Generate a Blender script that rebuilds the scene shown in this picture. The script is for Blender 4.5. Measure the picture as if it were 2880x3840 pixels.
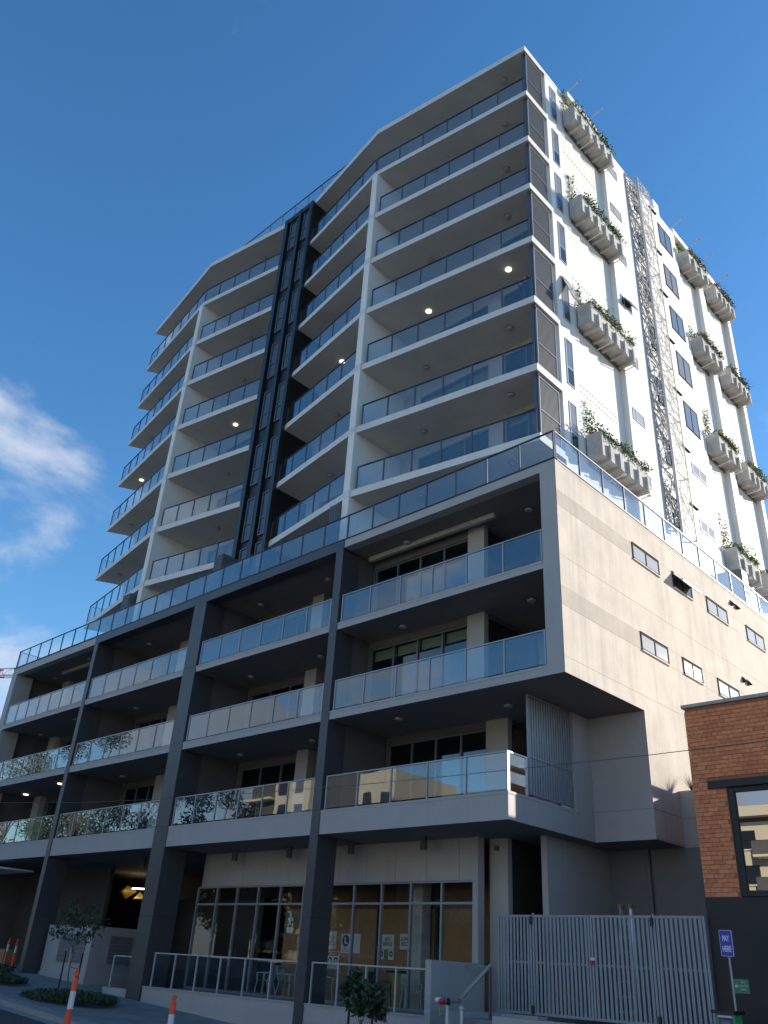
import bpy, math, random
from mathutils import Vector, Matrix
R = random.Random(11)
S = bpy.context.scene
COL = S.collection
for o in list(bpy.data.objects): bpy.data.objects.remove(o)

# ------------------------------------------------------------------ camera
def rotm(a, ax): return Matrix.Rotation(a, 4, ax)
cd = bpy.data.cameras.new('camera'); cam = bpy.data.objects.new('camera', cd); COL.objects.link(cam)
cd.sensor_fit = 'HORIZONTAL'; cd.sensor_width = 36.0; cd.lens = 3123.55*36/2880
cd.clip_start = .05; cd.clip_end = 6000
cam.matrix_world = Matrix.Translation((10.907, -17.759, -0.21)) @ rotm(.785, 'Z') @ rotm(2.074, 'X') @ rotm(.065, 'Z')
S.camera = cam

# ------------------------------------------------------------------ light
SUN = Vector((1.0, 2.1, .72)).normalized()
W = bpy.data.worlds.new('World'); S.world = W; W.use_nodes = True
nt = W.node_tree; nt.nodes.clear()
N = nt.nodes.new; L = nt.links.new
out = N('ShaderNodeOutputWorld'); bg = N('ShaderNodeBackground'); sky = N('ShaderNodeTexSky')
sky.sky_type = 'NISHITA'; sky.sun_disc = False
sky.sun_elevation = math.asin(SUN.z); sky.sun_rotation = math.atan2(SUN.x, SUN.y)
sky.air_density = 1.0; sky.dust_density = .2; sky.ozone_density = 2.6; sky.altitude = 50
tc = N('ShaderNodeTexCoord'); sep = N('ShaderNodeSeparateXYZ'); L(tc.outputs['Generated'], sep.inputs[0])
def math_n(op, a, b=None, c=None):
    m = N('ShaderNodeMath'); m.operation = op
    for i, v in enumerate((a, b, c)):
        if v is None: continue
        if isinstance(v, (int, float)): m.inputs[i].default_value = v
        else: L(v, m.inputs[i])
    return m.outputs[0]
mp = N('ShaderNodeMapping'); L(tc.outputs['Generated'], mp.inputs[0])
mp.inputs['Scale'].default_value = (1, 1, 1.7); mp.inputs['Location'].default_value = (-4.70, .8, -2.30)
nz = N('ShaderNodeTexNoise'); nz.inputs['Scale'].default_value = 3.4; nz.inputs['Detail'].default_value = 9; nz.inputs['Roughness'].default_value = .56
nz.inputs['Distortion'].default_value = .25; L(mp.outputs[0], nz.inputs['Vector'])
elev = math_n('MULTIPLY_ADD', sep.outputs['Z'], -.40, .136)       # clouds thin out towards the zenith
dens = math_n('ADD', nz.outputs['Fac'], elev)
rmp = N('ShaderNodeMapRange'); rmp.interpolation_type = 'SMOOTHSTEP'; rmp.inputs[1].default_value = .51; rmp.inputs[2].default_value = .69; L(dens, rmp.inputs[0])
mixc = N('ShaderNodeMix'); mixc.data_type = 'RGBA'
fac = math_n('MULTIPLY', rmp.outputs[0], .88); L(fac, mixc.inputs['Factor'])
hs = N('ShaderNodeHueSaturation'); hs.inputs['Saturation'].default_value = 1.23; L(sky.outputs[0], hs.inputs['Color'])
L(hs.outputs[0], mixc.inputs[6]); mixc.inputs[7].default_value = (2.95, 3.2, 3.65, 1)
L(mixc.outputs[2], bg.inputs['Color']); bg.inputs['Strength'].default_value = .15
L(bg.outputs[0], out.inputs[0])
sd = bpy.data.lights.new('sun', 'SUN'); sd.energy = 4.6; sd.angle = math.radians(.55); sd.color = (1, .91, .775)
so = bpy.data.objects.new('sun', sd); COL.objects.link(so); so.location = (40, 80, 60)
so.rotation_euler = SUN.to_track_quat('Z', 'Y').to_euler()
S.view_settings.view_transform = 'Standard'; S.view_settings.look = 'None'
S.view_settings.exposure = .74; S.view_settings.gamma = 1.0

# ------------------------------------------------------------------ materials
MAT = {}
def mat(name, col, rough=.6, var=.12, scale=3.0, bump=0.0, bscale=40, metal=0.0, spec=.5, streak=0.0, var2=None, island=0.0, emit=None):
    m = bpy.data.materials.new(name); m.use_nodes = True; t = m.node_tree; b = t.nodes['Principled BSDF']
    b.inputs['Roughness'].default_value = rough; b.inputs['Metallic'].default_value = metal; b.inputs['Specular IOR Level'].default_value = spec
    g = t.nodes.new('ShaderNodeNewGeometry')
    n = t.nodes.new('ShaderNodeTexNoise'); n.inputs['Scale'].default_value = scale; n.inputs['Detail'].default_value = 6; n.inputs['Roughness'].default_value = .62
    t.links.new(g.outputs['Position'], n.inputs['Vector'])
    mr = t.nodes.new('ShaderNodeMapRange'); mr.inputs[1].default_value = .3; mr.inputs[2].default_value = .7
    mr.inputs[3].default_value = 1-var; mr.inputs[4].default_value = 1+var; t.links.new(n.outputs['Fac'], mr.inputs[0])
    f = mr.outputs[0]
    if streak:
        mpn = t.nodes.new('ShaderNodeMapping'); mpn.inputs['Scale'].default_value = (2.2, 2.2, .10); t.links.new(g.outputs['Position'], mpn.inputs[0])
        n2 = t.nodes.new('ShaderNodeTexNoise'); n2.inputs['Scale'].default_value = 1.5; n2.inputs['Detail'].default_value = 7; n2.inputs['Roughness'].default_value = .7
        t.links.new(mpn.outputs[0], n2.inputs['Vector'])
        m2 = t.nodes.new('ShaderNodeMapRange'); m2.inputs[1].default_value = .46; m2.inputs[2].default_value = .70; m2.inputs[3].default_value = 1; m2.inputs[4].default_value = 1-streak
        t.links.new(n2.outputs['Fac'], m2.inputs[0])
        mm = t.nodes.new('ShaderNodeMath'); mm.operation = 'MULTIPLY'; t.links.new(f, mm.inputs[0]); t.links.new(m2.outputs[0], mm.inputs[1]); f = mm.outputs[0]
    if island:
        m3 = t.nodes.new('ShaderNodeMapRange'); m3.inputs[3].default_value = 1-island; m3.inputs[4].default_value = 1+island
        t.links.new(g.outputs['Random Per Island'], m3.inputs[0])
        mm = t.nodes.new('ShaderNodeMath'); mm.operation = 'MULTIPLY'; t.links.new(f, mm.inputs[0]); t.links.new(m3.outputs[0], mm.inputs[1]); f = mm.outputs[0]
    vm = t.nodes.new('ShaderNodeVectorMath'); vm.operation = 'SCALE'
    if var2:
        mx = t.nodes.new('ShaderNodeMix'); mx.data_type = 'RGBA'; mx.inputs[6].default_value = (*col, 1); mx.inputs[7].default_value = (*var2, 1)
        t.links.new(g.outputs['Random Per Island'] if island else n.outputs['Fac'], mx.inputs['Factor'])
        t.links.new(mx.outputs[2], vm.inputs[0])
    else: vm.inputs[0].default_value = col
    t.links.new(f, vm.inputs['Scale']); t.links.new(vm.outputs[0], b.inputs['Base Color'])
    if bump:
        n3 = t.nodes.new('ShaderNodeTexNoise'); n3.inputs['Scale'].default_value = bscale; n3.inputs['Detail'].default_value = 4
        t.links.new(g.outputs['Position'], n3.inputs['Vector'])
        bp = t.nodes.new('ShaderNodeBump'); bp.inputs['Strength'].default_value = bump; bp.inputs['Distance'].default_value = .02
        t.links.new(n3.outputs['Fac'], bp.inputs['Height']); t.links.new(bp.outputs[0], b.inputs['Normal'])
    if emit:
        b.inputs['Emission Color'].default_value = (*emit[0], 1); b.inputs['Emission Strength'].default_value = emit[1]
    MAT[name] = m; return m
def glassmat(name, tint, refl=1.0, wob=.02, base=.02, milk=0.0):
    m = bpy.data.materials.new(name); m.use_nodes = True; t = m.node_tree; t.nodes.clear()
    o = t.nodes.new('ShaderNodeOutputMaterial'); mx = t.nodes.new('ShaderNodeMixShader'); tr = t.nodes.new('ShaderNodeBsdfTransparent'); gl = t.nodes.new('ShaderNodeBsdfGlossy')
    tr.inputs[0].default_value = (*tint, 1); gl.inputs['Roughness'].default_value = .006; gl.inputs['Color'].default_value = (.96, .98, 1, 1)
    lw = t.nodes.new('ShaderNodeLayerWeight'); lw.inputs['Blend'].default_value = .5; pw = t.nodes.new('ShaderNodeMath'); pw.operation = 'POWER'; pw.inputs[1].default_value = 4.2; t.links.new(lw.outputs['Facing'], pw.inputs[0])   # Schlick, the same on both faces of the sheet
    ma = t.nodes.new('ShaderNodeMath'); ma.operation = 'MULTIPLY_ADD'; ma.inputs[1].default_value = refl; ma.inputs[2].default_value = base; ma.use_clamp = True
    g = t.nodes.new('ShaderNodeNewGeometry'); n = t.nodes.new('ShaderNodeTexNoise'); n.inputs['Scale'].default_value = .9; n.inputs['Detail'].default_value = 1
    t.links.new(g.outputs['Position'], n.inputs['Vector']); bp = t.nodes.new('ShaderNodeBump'); bp.inputs['Strength'].default_value = wob; bp.inputs['Distance'].default_value = .5
    t.links.new(n.outputs['Fac'], bp.inputs['Height']); t.links.new(bp.outputs[0], gl.inputs['Normal'])
    t.links.new(pw.outputs[0], ma.inputs[0]); t.links.new(ma.outputs[0], mx.inputs[0]); t.links.new(tr.outputs[0], mx.inputs[1]); t.links.new(gl.outputs[0], mx.inputs[2])
    if milk:                                   # a faint dust film
        df = t.nodes.new('ShaderNodeBsdfDiffuse'); df.inputs[0].default_value = (.5, .56, .57, 1)
        m2 = t.nodes.new('ShaderNodeMixShader'); m2.inputs[0].default_value = milk
        t.links.new(mx.outputs[0], m2.inputs[1]); t.links.new(df.outputs[0], m2.inputs[2]); t.links.new(m2.outputs[0], o.inputs[0])
    else: t.links.new(mx.outputs[0], o.inputs[0])
    MAT[name] = m; return m
mat('white', (.82, .79, .735), .65, .045, .8, .12, 60, streak=.05)
mat('joint_white', (.60, .57, .53), .8, .05, 2)
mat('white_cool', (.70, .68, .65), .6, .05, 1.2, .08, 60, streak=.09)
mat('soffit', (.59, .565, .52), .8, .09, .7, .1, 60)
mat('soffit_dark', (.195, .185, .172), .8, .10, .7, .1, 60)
mat('concrete', (.59, .52, .435), .85, .13, .8, .25, 30, streak=.20)
mat('concrete_patch', (.46, .405, .335), .85, .10, 1.2, .2, 40, streak=.12)
mat('concrete_joint', (.50, .42, .335), .85, .1, 2)
mat('planter_concrete', (.52, .50, .465), .9, .20, 2.5, .35, 45, streak=.2)
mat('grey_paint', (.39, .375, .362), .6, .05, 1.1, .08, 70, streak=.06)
mat('grey_dark', (.155, .158, .168), .65, .05, 1.5, .08, 70)
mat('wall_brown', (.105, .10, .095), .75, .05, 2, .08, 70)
mat('garage_brown', (.075, .068, .06), .8, .06, 2)
mat('charcoal', (.060, .0595, .065), .42, .10, 1.2, .03, 80, streak=.12)
mat('charcoal_joint', (.02, .02, .024), .7)
mat('black_clad', (.0085, .009, .011), .4, .08, 3)
mat('core_navy', (.0165, .016, .017), .35, .08, 3)
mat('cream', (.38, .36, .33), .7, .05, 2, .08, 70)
mat('rail_dark', (.035, .037, .045), .4, .05, 6, metal=.3)
mat('post_dark', (.10, .105, .125), .42, .05, 6, metal=.3)
mat('rail_grey', (.30, .31, .33), .4, .05, 6, metal=.4)
mat('alu', (.50, .51, .52), .38, .05, 6, metal=.35)
mat('alu_dark', (.16, .165, .175), .4, .06, 6, metal=.35)
mat('alu_core', (.11, .115, .12), .4, .06, 6)
mat('frame_dark', (.05, .045, .045), .85, .06, 6, spec=.12)
mat('slat', (.095, .096, .094), .5, .06, 6, metal=.2)
mat('slat_light', (.24, .26, .28), .45, .06, 6, metal=.2)
mat('gate_grey', (.27, .30, .32), .5, .07, 3, .04, 90, metal=.1)
mat('black_paint', (.012, .0125, .0145), .55, .15, 3, .12, 50)
mat('lattice', (.44, .425, .405), .75, .06, 5)
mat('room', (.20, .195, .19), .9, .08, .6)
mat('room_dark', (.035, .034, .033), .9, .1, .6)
mat('blind', (.62, .60, .50), .9, .03, 4)
mat('curtain', (.42, .41, .38), .9, .08, 9)
mat('lamp_off', (.42, .42, .41), .5, .03, 5)
mat('lamp_on', (.9, .88, .8), .5, .02, 5, emit=((1, .88, .66), 1.1))
mat('lamp_rim', (.06, .06, .06), .5, .03, 5)
mat('tube_lamp', (.9, .88, .8), .5, .02, 5, emit=((1, .84, .55), 7))
mat('asphalt', (.052, .053, .056), .9, .22, 6, .5, 120)
mat('footpath', (.215, .21, .205), .85, .24, 1.3, .3, 90)
mat('kerb', (.27, .26, .245), .9, .2, 4, .35, 60)
mat('ground', (.14, .135, .12), .95, .2, .5)
mat('driveway', (.22, .22, .215), .9, .15, 2, .3, 80)
mat('brick_a', (.72, .245, .105), .85, .18, 14, .35, 90)
mat('brick_b', (.63, .205, .09), .85, .18, 14, .35, 90)
mat('brick_c', (.76, .28, .125), .85, .18, 14, .35, 90)
mat('mortar', (.38, .135, .07), .95, .2, 20, .2, 90)
mat('coping', (.40, .38, .34), .9, .14, 4, .2, 60)
mat('ply', (.44, .25, .11), .75, .22, 1.6, .1, 50, var2=(.32, .17, .07))
mat('ply_dark', (.16, .085, .04), .8, .2, 2)
mat('orange', (.80, .085, .018), .45, .07, 8)
mat('reflective', (.62, .60, .66), .4, .05, 10)
mat('plastic_white', (.62, .68, .68), .4, .03, 5)
mat('plastic_black', (.012, .012, .014), .5, .05, 5)
mat('yellow', (.50, .33, .02), .5, .08, 5)
mat('red', (.55, .02, .025), .45, .06, 8)
mat('sign_white', (.70, .72, .70), .5, .03, 5)
mat('sign_blue', (.018, .03, .42), .4, .03, 5)
mat('boot_blue', (.02, .045, .19), .4, .03, 5)
mat('sign_green', (.03, .22, .12), .45, .05, 5)
mat('sign_red', (.42, .02, .02), .4, .03, 5)
mat('ink', (.012, .012, .014), .5, .03, 5)
mat('lime', (.04, .42, .12), .4, .04, 5)
mat('trunk', (.16, .125, .095), .9, .25, 12, .4, 40)
mat('stake', (.030, .022, .020), .8, .15, 8)
mat('leaf', (.055, .115, .030), .55, .15, 8, island=.45, var2=(.095, .155, .035))
mat('leaf_dark', (.020, .042, .014), .5, .15, 8, island=.45, var2=(.040, .07, .022))
mat('leaf_bright', (.09, .17, .035), .55, .15, 8, island=.4, var2=(.16, .22, .05))
mat('leaf_olive', (.12, .13, .05), .6, .15, 8, island=.4, var2=(.17, .17, .07))
mat('flower', (.55, .06, .02), .6, .15, 8, island=.4, var2=(.62, .14, .04))
mat('grass_dry', (.22, .20, .10), .7, .15, 8, island=.4)
mat('skin', (.45, .27, .19), .55, .05, 10)
mat('hair', (.018, .013, .011), .6, .2, 30)
mat('navy', (.012, .015, .032), .85, .2, 14, .2, 60)
mat('cream_wall', (.66, .59, .44), .8, .05, .5)
mat('tower_dark', (.10, .095, .09), .7, .1, .5)
mat('cardboard', (.30, .20, .11), .9, .1, 5)
mat('crane_white', (.70, .68, .68), .5, .03, 2)
mat('crane_red', (.55, .08, .07), .5, .03, 2)
mat('brass', (.42, .30, .10), .35, .15, 3, metal=.5)
mat('wire', (.10, .10, .11), .6, .05, 4)
glassmat('glass', (.885, .915, .92), .95, .004, .08, .010)
glassmat('glass_side', (.86, .90, .915), .9, .004, .05, .02)
glassmat('glass_low', (.88, .90, .90), .7, .003, .03, .006)
glassmat('win_glass', (.72, .76, .74), .95, .004, .06)
glassmat('shop_glass', (.90, .92, .91), .8, .003, .025)
def opaque_pane(name, col):
    m = mat(name, col, .04, .10, 1.2, 0, 1, spec=.8); return m
opaque_pane('pane_dark', (.022, .026, .031)); opaque_pane('pane_core', (.045, .05, .05)); mm_ = opaque_pane('pane_mirror', (.012, .014, .016)); mm_.node_tree.nodes['Principled BSDF'].inputs['IOR'].default_value = 2.6; mm_.node_tree.nodes['Principled BSDF'].inputs['Roughness'].default_value = .004; opaque_pane('pane_blue', (.16, .19, .225)); opaque_pane('pane_curtain', (.24, .235, .215)); opaque_pane('pane_frost', (.42, .42, .40))

# ------------------------------------------------------------------ mesh helpers
BASE = {}
class MB:
    def __init__(s): s.v = []; s.f = []
    def poly(s, pts): i = len(s.v); s.v += [tuple(p) for p in pts]; s.f.append(tuple(range(i, i+len(pts)))); return s
    def box(s, x0, x1, y0, y1, z0, z1):
        if x0 > x1: x0, x1 = x1, x0
        if y0 > y1: y0, y1 = y1, y0
        if z0 > z1: z0, z1 = z1, z0
        i = len(s.v)
        s.v += [(x0,y0,z0),(x1,y0,z0),(x1,y1,z0),(x0,y1,z0),(x0,y0,z1),(x1,y0,z1),(x1,y1,z1),(x0,y1,z1)]
        s.f += [tuple(i+k for k in q) for q in ((3,2,1,0),(4,5,6,7),(0,1,5,4),(1,2,6,5),(2,3,7,6),(3,0,4,7))]
        return s
    def prism(s, pts, z0, z1):
        a = sum(pts[k][0]*pts[(k+1)%len(pts)][1]-pts[(k+1)%len(pts)][0]*pts[k][1] for k in range(len(pts)))
        if a < 0: pts = pts[::-1]
        i = len(s.v); n = len(pts)
        s.v += [(p[0],p[1],z0) for p in pts]+[(p[0],p[1],z1) for p in pts]
        s.f.append(tuple(i+k for k in range(n-1,-1,-1))); s.f.append(tuple(i+n+k for k in range(n)))
        for k in range(n): s.f.append((i+k, i+(k+1)%n, i+n+(k+1)%n, i+n+k))
        return s
    def tube(s, a, b, r, n=8, r2=None, cap=True):
        a = Vector(a); b = Vector(b); d = (b-a).normalized(); r2 = r if r2 is None else r2
        u = d.orthogonal().normalized(); w = d.cross(u); i = len(s.v)
        for p, q in ((a, r), (b, r2)):
            for k in range(n):
                t = 2*math.pi*k/n; s.v.append(tuple(p+(u*math.cos(t)+w*math.sin(t))*q))
        for k in range(n): s.f.append((i+k, i+(k+1)%n, i+n+(k+1)%n, i+n+k))
        if cap: s.f.append(tuple(i+k for k in range(n-1,-1,-1))); s.f.append(tuple(i+n+k for k in range(n)))
        return s
    def bar(s, a, b, w, h, up=(0,0,1)):           # rectangular bar from a to b
        a = Vector(a); b = Vector(b); d = (b-a).normalized(); u = Vector(up).cross(d)
        if u.length < 1e-4: u = Vector((1,0,0)).cross(d)
        u.normalize(); q = d.cross(u); i = len(s.v)
        for p in (a, b):
            for x, y in ((-1,-1),(1,-1),(1,1),(-1,1)): s.v.append(tuple(p+u*(x*w/2)+q*(y*h/2)))
        s.f += [tuple(i+k for k in qd) for qd in ((3,2,1,0),(4,5,6,7),(0,1,5,4),(1,2,6,5),(2,3,7,6),(3,0,4,7))]
        return s
    def lathe(s, c, prof, n=16):                  # prof: (r, z)
        i = len(s.v)
        for r, z in prof:
            for k in range(n):
                t = 2*math.pi*k/n; s.v.append((c[0]+r*math.cos(t), c[1]+r*math.sin(t), c[2]+z))
        for j in range(len(prof)-1):
            for k in range(n): s.f.append((i+j*n+k, i+j*n+(k+1)%n, i+(j+1)*n+(k+1)%n, i+(j+1)*n+k))
        s.f.append(tuple(i+k for k in range(n-1,-1,-1))); s.f.append(tuple(i+(len(prof)-1)*n+k for k in range(n)))
        return s
    def leaf(s, p, size, flat=0.0, asp=.45):
        p = Vector(p)
        d = Vector((R.gauss(0,1), R.gauss(0,1), R.gauss(0,1)*(1-flat)-.15)).normalized()
        u = d.cross(Vector((R.gauss(0,1),R.gauss(0,1),R.gauss(0,1)))).normalized(); w = d.cross(u)
        a = size*asp; c = p+d*size*.5
        s.poly([p, c+u*a*.6+w*size*.08, p+d*size, c-u*a*.6+w*size*.08]); return s
    def build(s, name, m, parent=None, smooth=False):
        b = BASE.get(root_of(parent), (0,0,0)) if parent else (0,0,0)
        me = bpy.data.meshes.new(name); me.from_pydata([(x-b[0],y-b[1],z-b[2]) for x,y,z in s.v], [], s.f); me.update()
        me.materials.append(MAT[m] if isinstance(m, str) else m)
        if smooth: me.polygons.foreach_set('use_smooth', [True]*len(me.polygons))
        o = bpy.data.objects.new(name, me); COL.objects.link(o)
        if parent: o.parent = parent
        return o
def root_of(o):
    while o is not None and o.parent is not None: o = o.parent
    return o.name if o else None
def tag(o, label=None, cat=None, group=None, kind=None):
    if label: o['label'] = label
    if cat: o['category'] = cat
    if group: o['group'] = group
    if kind: o['kind'] = kind
    return o
def thing(name, label, cat, loc=(0,0,0), group=None):
    o = bpy.data.objects.new(name, None); COL.objects.link(o); o.location = loc; o.empty_display_size = .3
    BASE[o.name] = tuple(loc); return tag(o, label, cat, group)
UNIT = {}
def unit(m):
    if m not in UNIT:
        b = MB().box(-.5,.5,-.5,.5,-.5,.5); me = bpy.data.meshes.new('unit_'+m); me.from_pydata(b.v, [], b.f); me.materials.append(MAT[m]); UNIT[m] = me
    return UNIT[m]
def ubox(name, m, c, size, rz, parent):
    o = bpy.data.objects.new(name, unit(m)); COL.objects.link(o); b = BASE.get(root_of(parent), (0,0,0)); o.parent = parent
    o.location = (c[0]-b[0], c[1]-b[1], c[2]-b[2]); o.rotation_euler = (0,0,rz); o.scale = size; return o
def text_mesh(body, m, parent, loc, size, rot, name='lettering', bold=0.0, xscale=1.0):
    cu = bpy.data.curves.new('t', 'FONT'); cu.body = body; cu.size = size; cu.align_x = 'CENTER'; cu.align_y = 'CENTER'; cu.offset = bold; cu.extrude = .0008
    cu.space_line = .95
    tmp = bpy.data.objects.new('t', cu); COL.objects.link(tmp)
    dg = bpy.context.evaluated_depsgraph_get(); me = bpy.data.meshes.new_from_object(tmp.evaluated_get(dg)); bpy.data.objects.remove(tmp)
    me.materials.clear(); me.materials.append(MAT[m]); o = bpy.data.objects.new(name, me); COL.objects.link(o); o.parent = parent
    b = BASE.get(root_of(parent), (0,0,0)); o.location = (loc[0]-b[0], loc[1]-b[1], loc[2]-b[2]); o.rotation_euler = rot; o.scale = (xscale,1,1); return o

# ------------------------------------------------------------------ ground (falls to the right along the street)
def gz(x):
    if x > -9.5: return -1.901
    return min(-1.53-.0515*(x+16.7), .1)
XS = [-900, -200, -80] + [-48+1.5*i for i in range(26)] + [-9.5, -5, 0, 5, 12, 40, 200, 900]
def sheet(name, m, y0, y1, dz, ny=1, kind='structure', xs=XS, parent=None):
    b = MB(); ys = [y0+(y1-y0)*j/ny for j in range(ny+1)]
    for x in xs:
        for y in ys: b.v.append((x, y, gz(x)+dz))
    n = ny+1
    for i in range(len(xs)-1):
        for j in range(ny): b.f.append((i*n+j, (i+1)*n+j, (i+1)*n+j+1, i*n+j+1))
    o = b.build(name, m, parent)
    if not parent: tag(o, kind=kind)
    return o
sheet('ground', 'ground', -1500, 1500, -.16)
sheet('road', 'asphalt', -13.0, -4.95, -.12)
footpath = sheet('footpath', 'footpath', -4.42, 2.2, .0)
def kerb_run(name, y0, y1):
    b = MB()
    for i in range(len(XS)-1):
        xa, xb = XS[i], XS[i+1]; za, zb = gz(xa), gz(xb); k = len(b.v)
        for x, z in ((xa, za), (xb, zb)):
            b.v += [(x, y0, z-.13), (x, y0+.03*(1 if y1>y0 else -1), z-.01), (x, y0+.06*(1 if y1>y0 else -1), z+.008), (x, y1, z+.008), (x, y1, z-.13)]
        for j in range(4): b.f.append((k+j, k+5+j, k+6+j, k+1+j))
    return tag(b.build(name, 'kerb'), kind='structure')
kerb_run('kerb', -4.98, -4.40)
kerb_run('far_kerb', -13.0, -13.5)
sheet('gutter', 'kerb', -5.40, -4.95, -.114)
sheet('far_footpath', 'footpath', -24, -13.45, .004)
for xj in [-30+1.8*i for i in range(14)]:          # control joints across the footpath
    b = MB(); z = gz(xj)+.004; b.poly([(xj-.008,-4.38,z+.0004),(xj+.008,-4.38,z),(xj+.008,-.02,z),(xj-.008,-.02,z+.0004)])
    b.build('joint', 'asphalt', footpath)

# ================================================================== APARTMENT BUILDING
AB = thing('apartment_building', 'twelve storey white and charcoal apartment building with glass balconies and angled white slabs', 'building', (-16, 6, -1.6))
ZS = [15.6, 18.51, 21.63, 24.68, 27.63, 30.5, 33.48]
ZR0, ZR1 = 36.31, 36.63
ZP = 13.1
T, F1, K1 = (-1.55,1.7), (-9.48,.5), (-15.2,1.43)
K2, F2, E = (-17.63,1.45), (-23.4,.5), (-31.33,1.77)
TS = .31

def shrink(poly, d):                 # small inward offset towards the middle along Y only for lips
    return [(x, y+d) if y < 2.9 else (x, y) for x, y in poly]
RP = [T, F1, K1, (-15.064,1.41), (-15.064,6.5), (-1.75,6.5), (-1.75,3.28), (-1.55,3.28)]
LP = [K2, F2, E, (-30.9,2.6), (-30.6,3.2), (-30.6,6.5), (-17.356,6.5), (-17.356,1.41)]
for z in ZS:
    for P in (RP, LP):
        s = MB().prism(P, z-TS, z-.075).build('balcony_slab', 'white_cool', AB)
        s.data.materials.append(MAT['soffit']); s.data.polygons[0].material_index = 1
        MB().prism(shrink(P, .022), z-.0748, z).build('slab_lip', 'white_cool', s)
for P in ([T, F1, K1, (-15.064,1.41), (-15.064,6.5), (-1.75,6.5), (-1.75,3.28), (-1.55,3.28)], LP):
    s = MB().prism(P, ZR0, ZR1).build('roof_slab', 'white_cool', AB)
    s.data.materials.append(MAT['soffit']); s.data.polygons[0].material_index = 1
# parapet of the corner, side face
MB().box(-1.552, -1.75, 3.2805, 7.85, 35.2, 36.63).build('parapet', 'white', AB)
MB().box(-1.30, -1.5515, 4.85, 7.849, 36.28, 36.62).build('roof_fascia', 'white', AB)
MB().box(-1.30, -1.5515, 15.42, 17.899, 36.0, 36.42).build('roof_fascia', 'white', AB)
MB().box(-1.30, -1.5515, 18.62, 21.70, 36.0, 36.42).build('roof_fascia', 'white', AB)
# fins between the balconies
for (xa, xb) in ((-9.56, -9.22), (-23.62, -23.28)):
    zl = [ZP-.1]+ZS
    for i in range(len(ZS)):
        MB().box(xa, xb, .47, 3.18, zl[i]+(.0 if i == 0 else .001), ZS[i]-TS-.001).build('fin_wall', 'white', AB)
        if i < len(ZS)-1: MB().box(xa-.004, xb+.004, .462, .80, ZS[i]-TS-.002, ZS[i]+.002).build('fin_edge', 'white_cool', AB)

# ---- generic windows / walls
def wall_y(name, m, x0, x1, z0, z1, y, t, ops, parent=AB):
    xs = sorted({x0, x1, *[v for o in ops for v in o[:2]]}); zs = sorted({z0, z1, *[v for o in ops for v in o[2:4]]})
    b = MB()
    for i in range(len(xs)-1):
        for j in range(len(zs)-1):
            cx, cz = (xs[i]+xs[i+1])/2, (zs[j]+zs[j+1])/2
            if any(o[0] < cx < o[1] and o[2] < cz < o[3] for o in ops): continue
            b.box(xs[i], xs[i+1], y, y+t, zs[j], zs[j+1])
    return b.build(name, m, parent)
def window_y(x0, x1, z0, z1, y, n, fm='frame_dark', pm='win_glass', fw=.055, dep=.09, parent=AB, name='window', rails=(), blind=None, label=None):
    b = MB(); w = (x1-x0)
    b.box(x0, x1, y, y+dep, z1-fw, z1-.001); b.box(x0, x1, y, y+dep, z0+.001, z0+fw)
    for k in range(n+1):
        c = x0+w*k/n; a = c-fw/2
        if k == 0: a = x0+.001
        if k == n: a = x1-fw-.001
        b.box(a, a+fw, y-.004, y+dep-.004, z0+fw+.0005, z1-fw-.0005)
    for rz in rails: b.box(x0+fw, x1-fw, y+.006, y+dep-.01, rz-fw/2, rz+fw/2)
    f = b.build(name, fm, parent)
    for k in range(n):
        xa, xb = x0+w*k/n+fw*.5, x0+w*(k+1)/n-fw*.5
        ubox('pane', pm, ((xa+xb)/2, y+dep*.55, (z0+z1)/2), (xb-xa, .012, z1-z0-2*fw), 0, f)
        if blind: 
            h = blind*(1 if R.random() < .8 else .35)
            ubox('blind', 'blind', ((xa+xb)/2, y+dep+.10, z1-fw-h/2), ((xb-xa)*.98, .012, h), 0, f)
    if label: f['label'] = label
    return f
def window_x(y0, y1, z0, z1, x, n, fm='alu_dark', pm='pane_blue', fw=.05, rec=.07, parent=AB, rail=None, frac=None, lite=None):
    """window in a wall that faces +X: frame and panes stand in a shallow reveal, proud of the wall core"""
    b = MB(); w = y1-y0
    cuts = [y0+w*k/n for k in range(n+1)] if not frac else [y0, y0+w*frac, y1]
    b.box(x-rec, x+.025, y0-.03, y1+.03, z1, z1+fw*.8); b.box(x-rec, x+.035, y0-.03, y1+.03, z0-fw*.8, z0)
    for k, c in enumerate(cuts):
        a = c-fw/2
        if k == 0: a = y0-.03
        if k == len(cuts)-1: a = y1+.03-fw
        b.box(x-rec, x+.025, a, a+fw, z0+.0006, z1-.0006)
    if rail: b.box(x-rec, x+.02, y0+fw*.5, y1-fw*.5, rail-fw/2, rail+fw/2)
    f = b.build('window', fm, parent)
    for k in range(len(cuts)-1):
        ya, yb = cuts[k]+fw*.3, cuts[k+1]-fw*.3
        if rail:
            ubox('pane', pm, (x+.006, (ya+yb)/2, (rail+z1)/2), (.012, yb-ya, z1-rail), 0, f); ubox('pane', lite or 'pane_dark', (x+.006, (ya+yb)/2, (rail+z0)/2), (.012, yb-ya, rail-z0), 0, f)
        else: ubox('pane', pm, (x+.006, (ya+yb)/2, (z0+z1)/2), (.012, yb-ya, z1-z0), 0, f)
    return f

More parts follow.
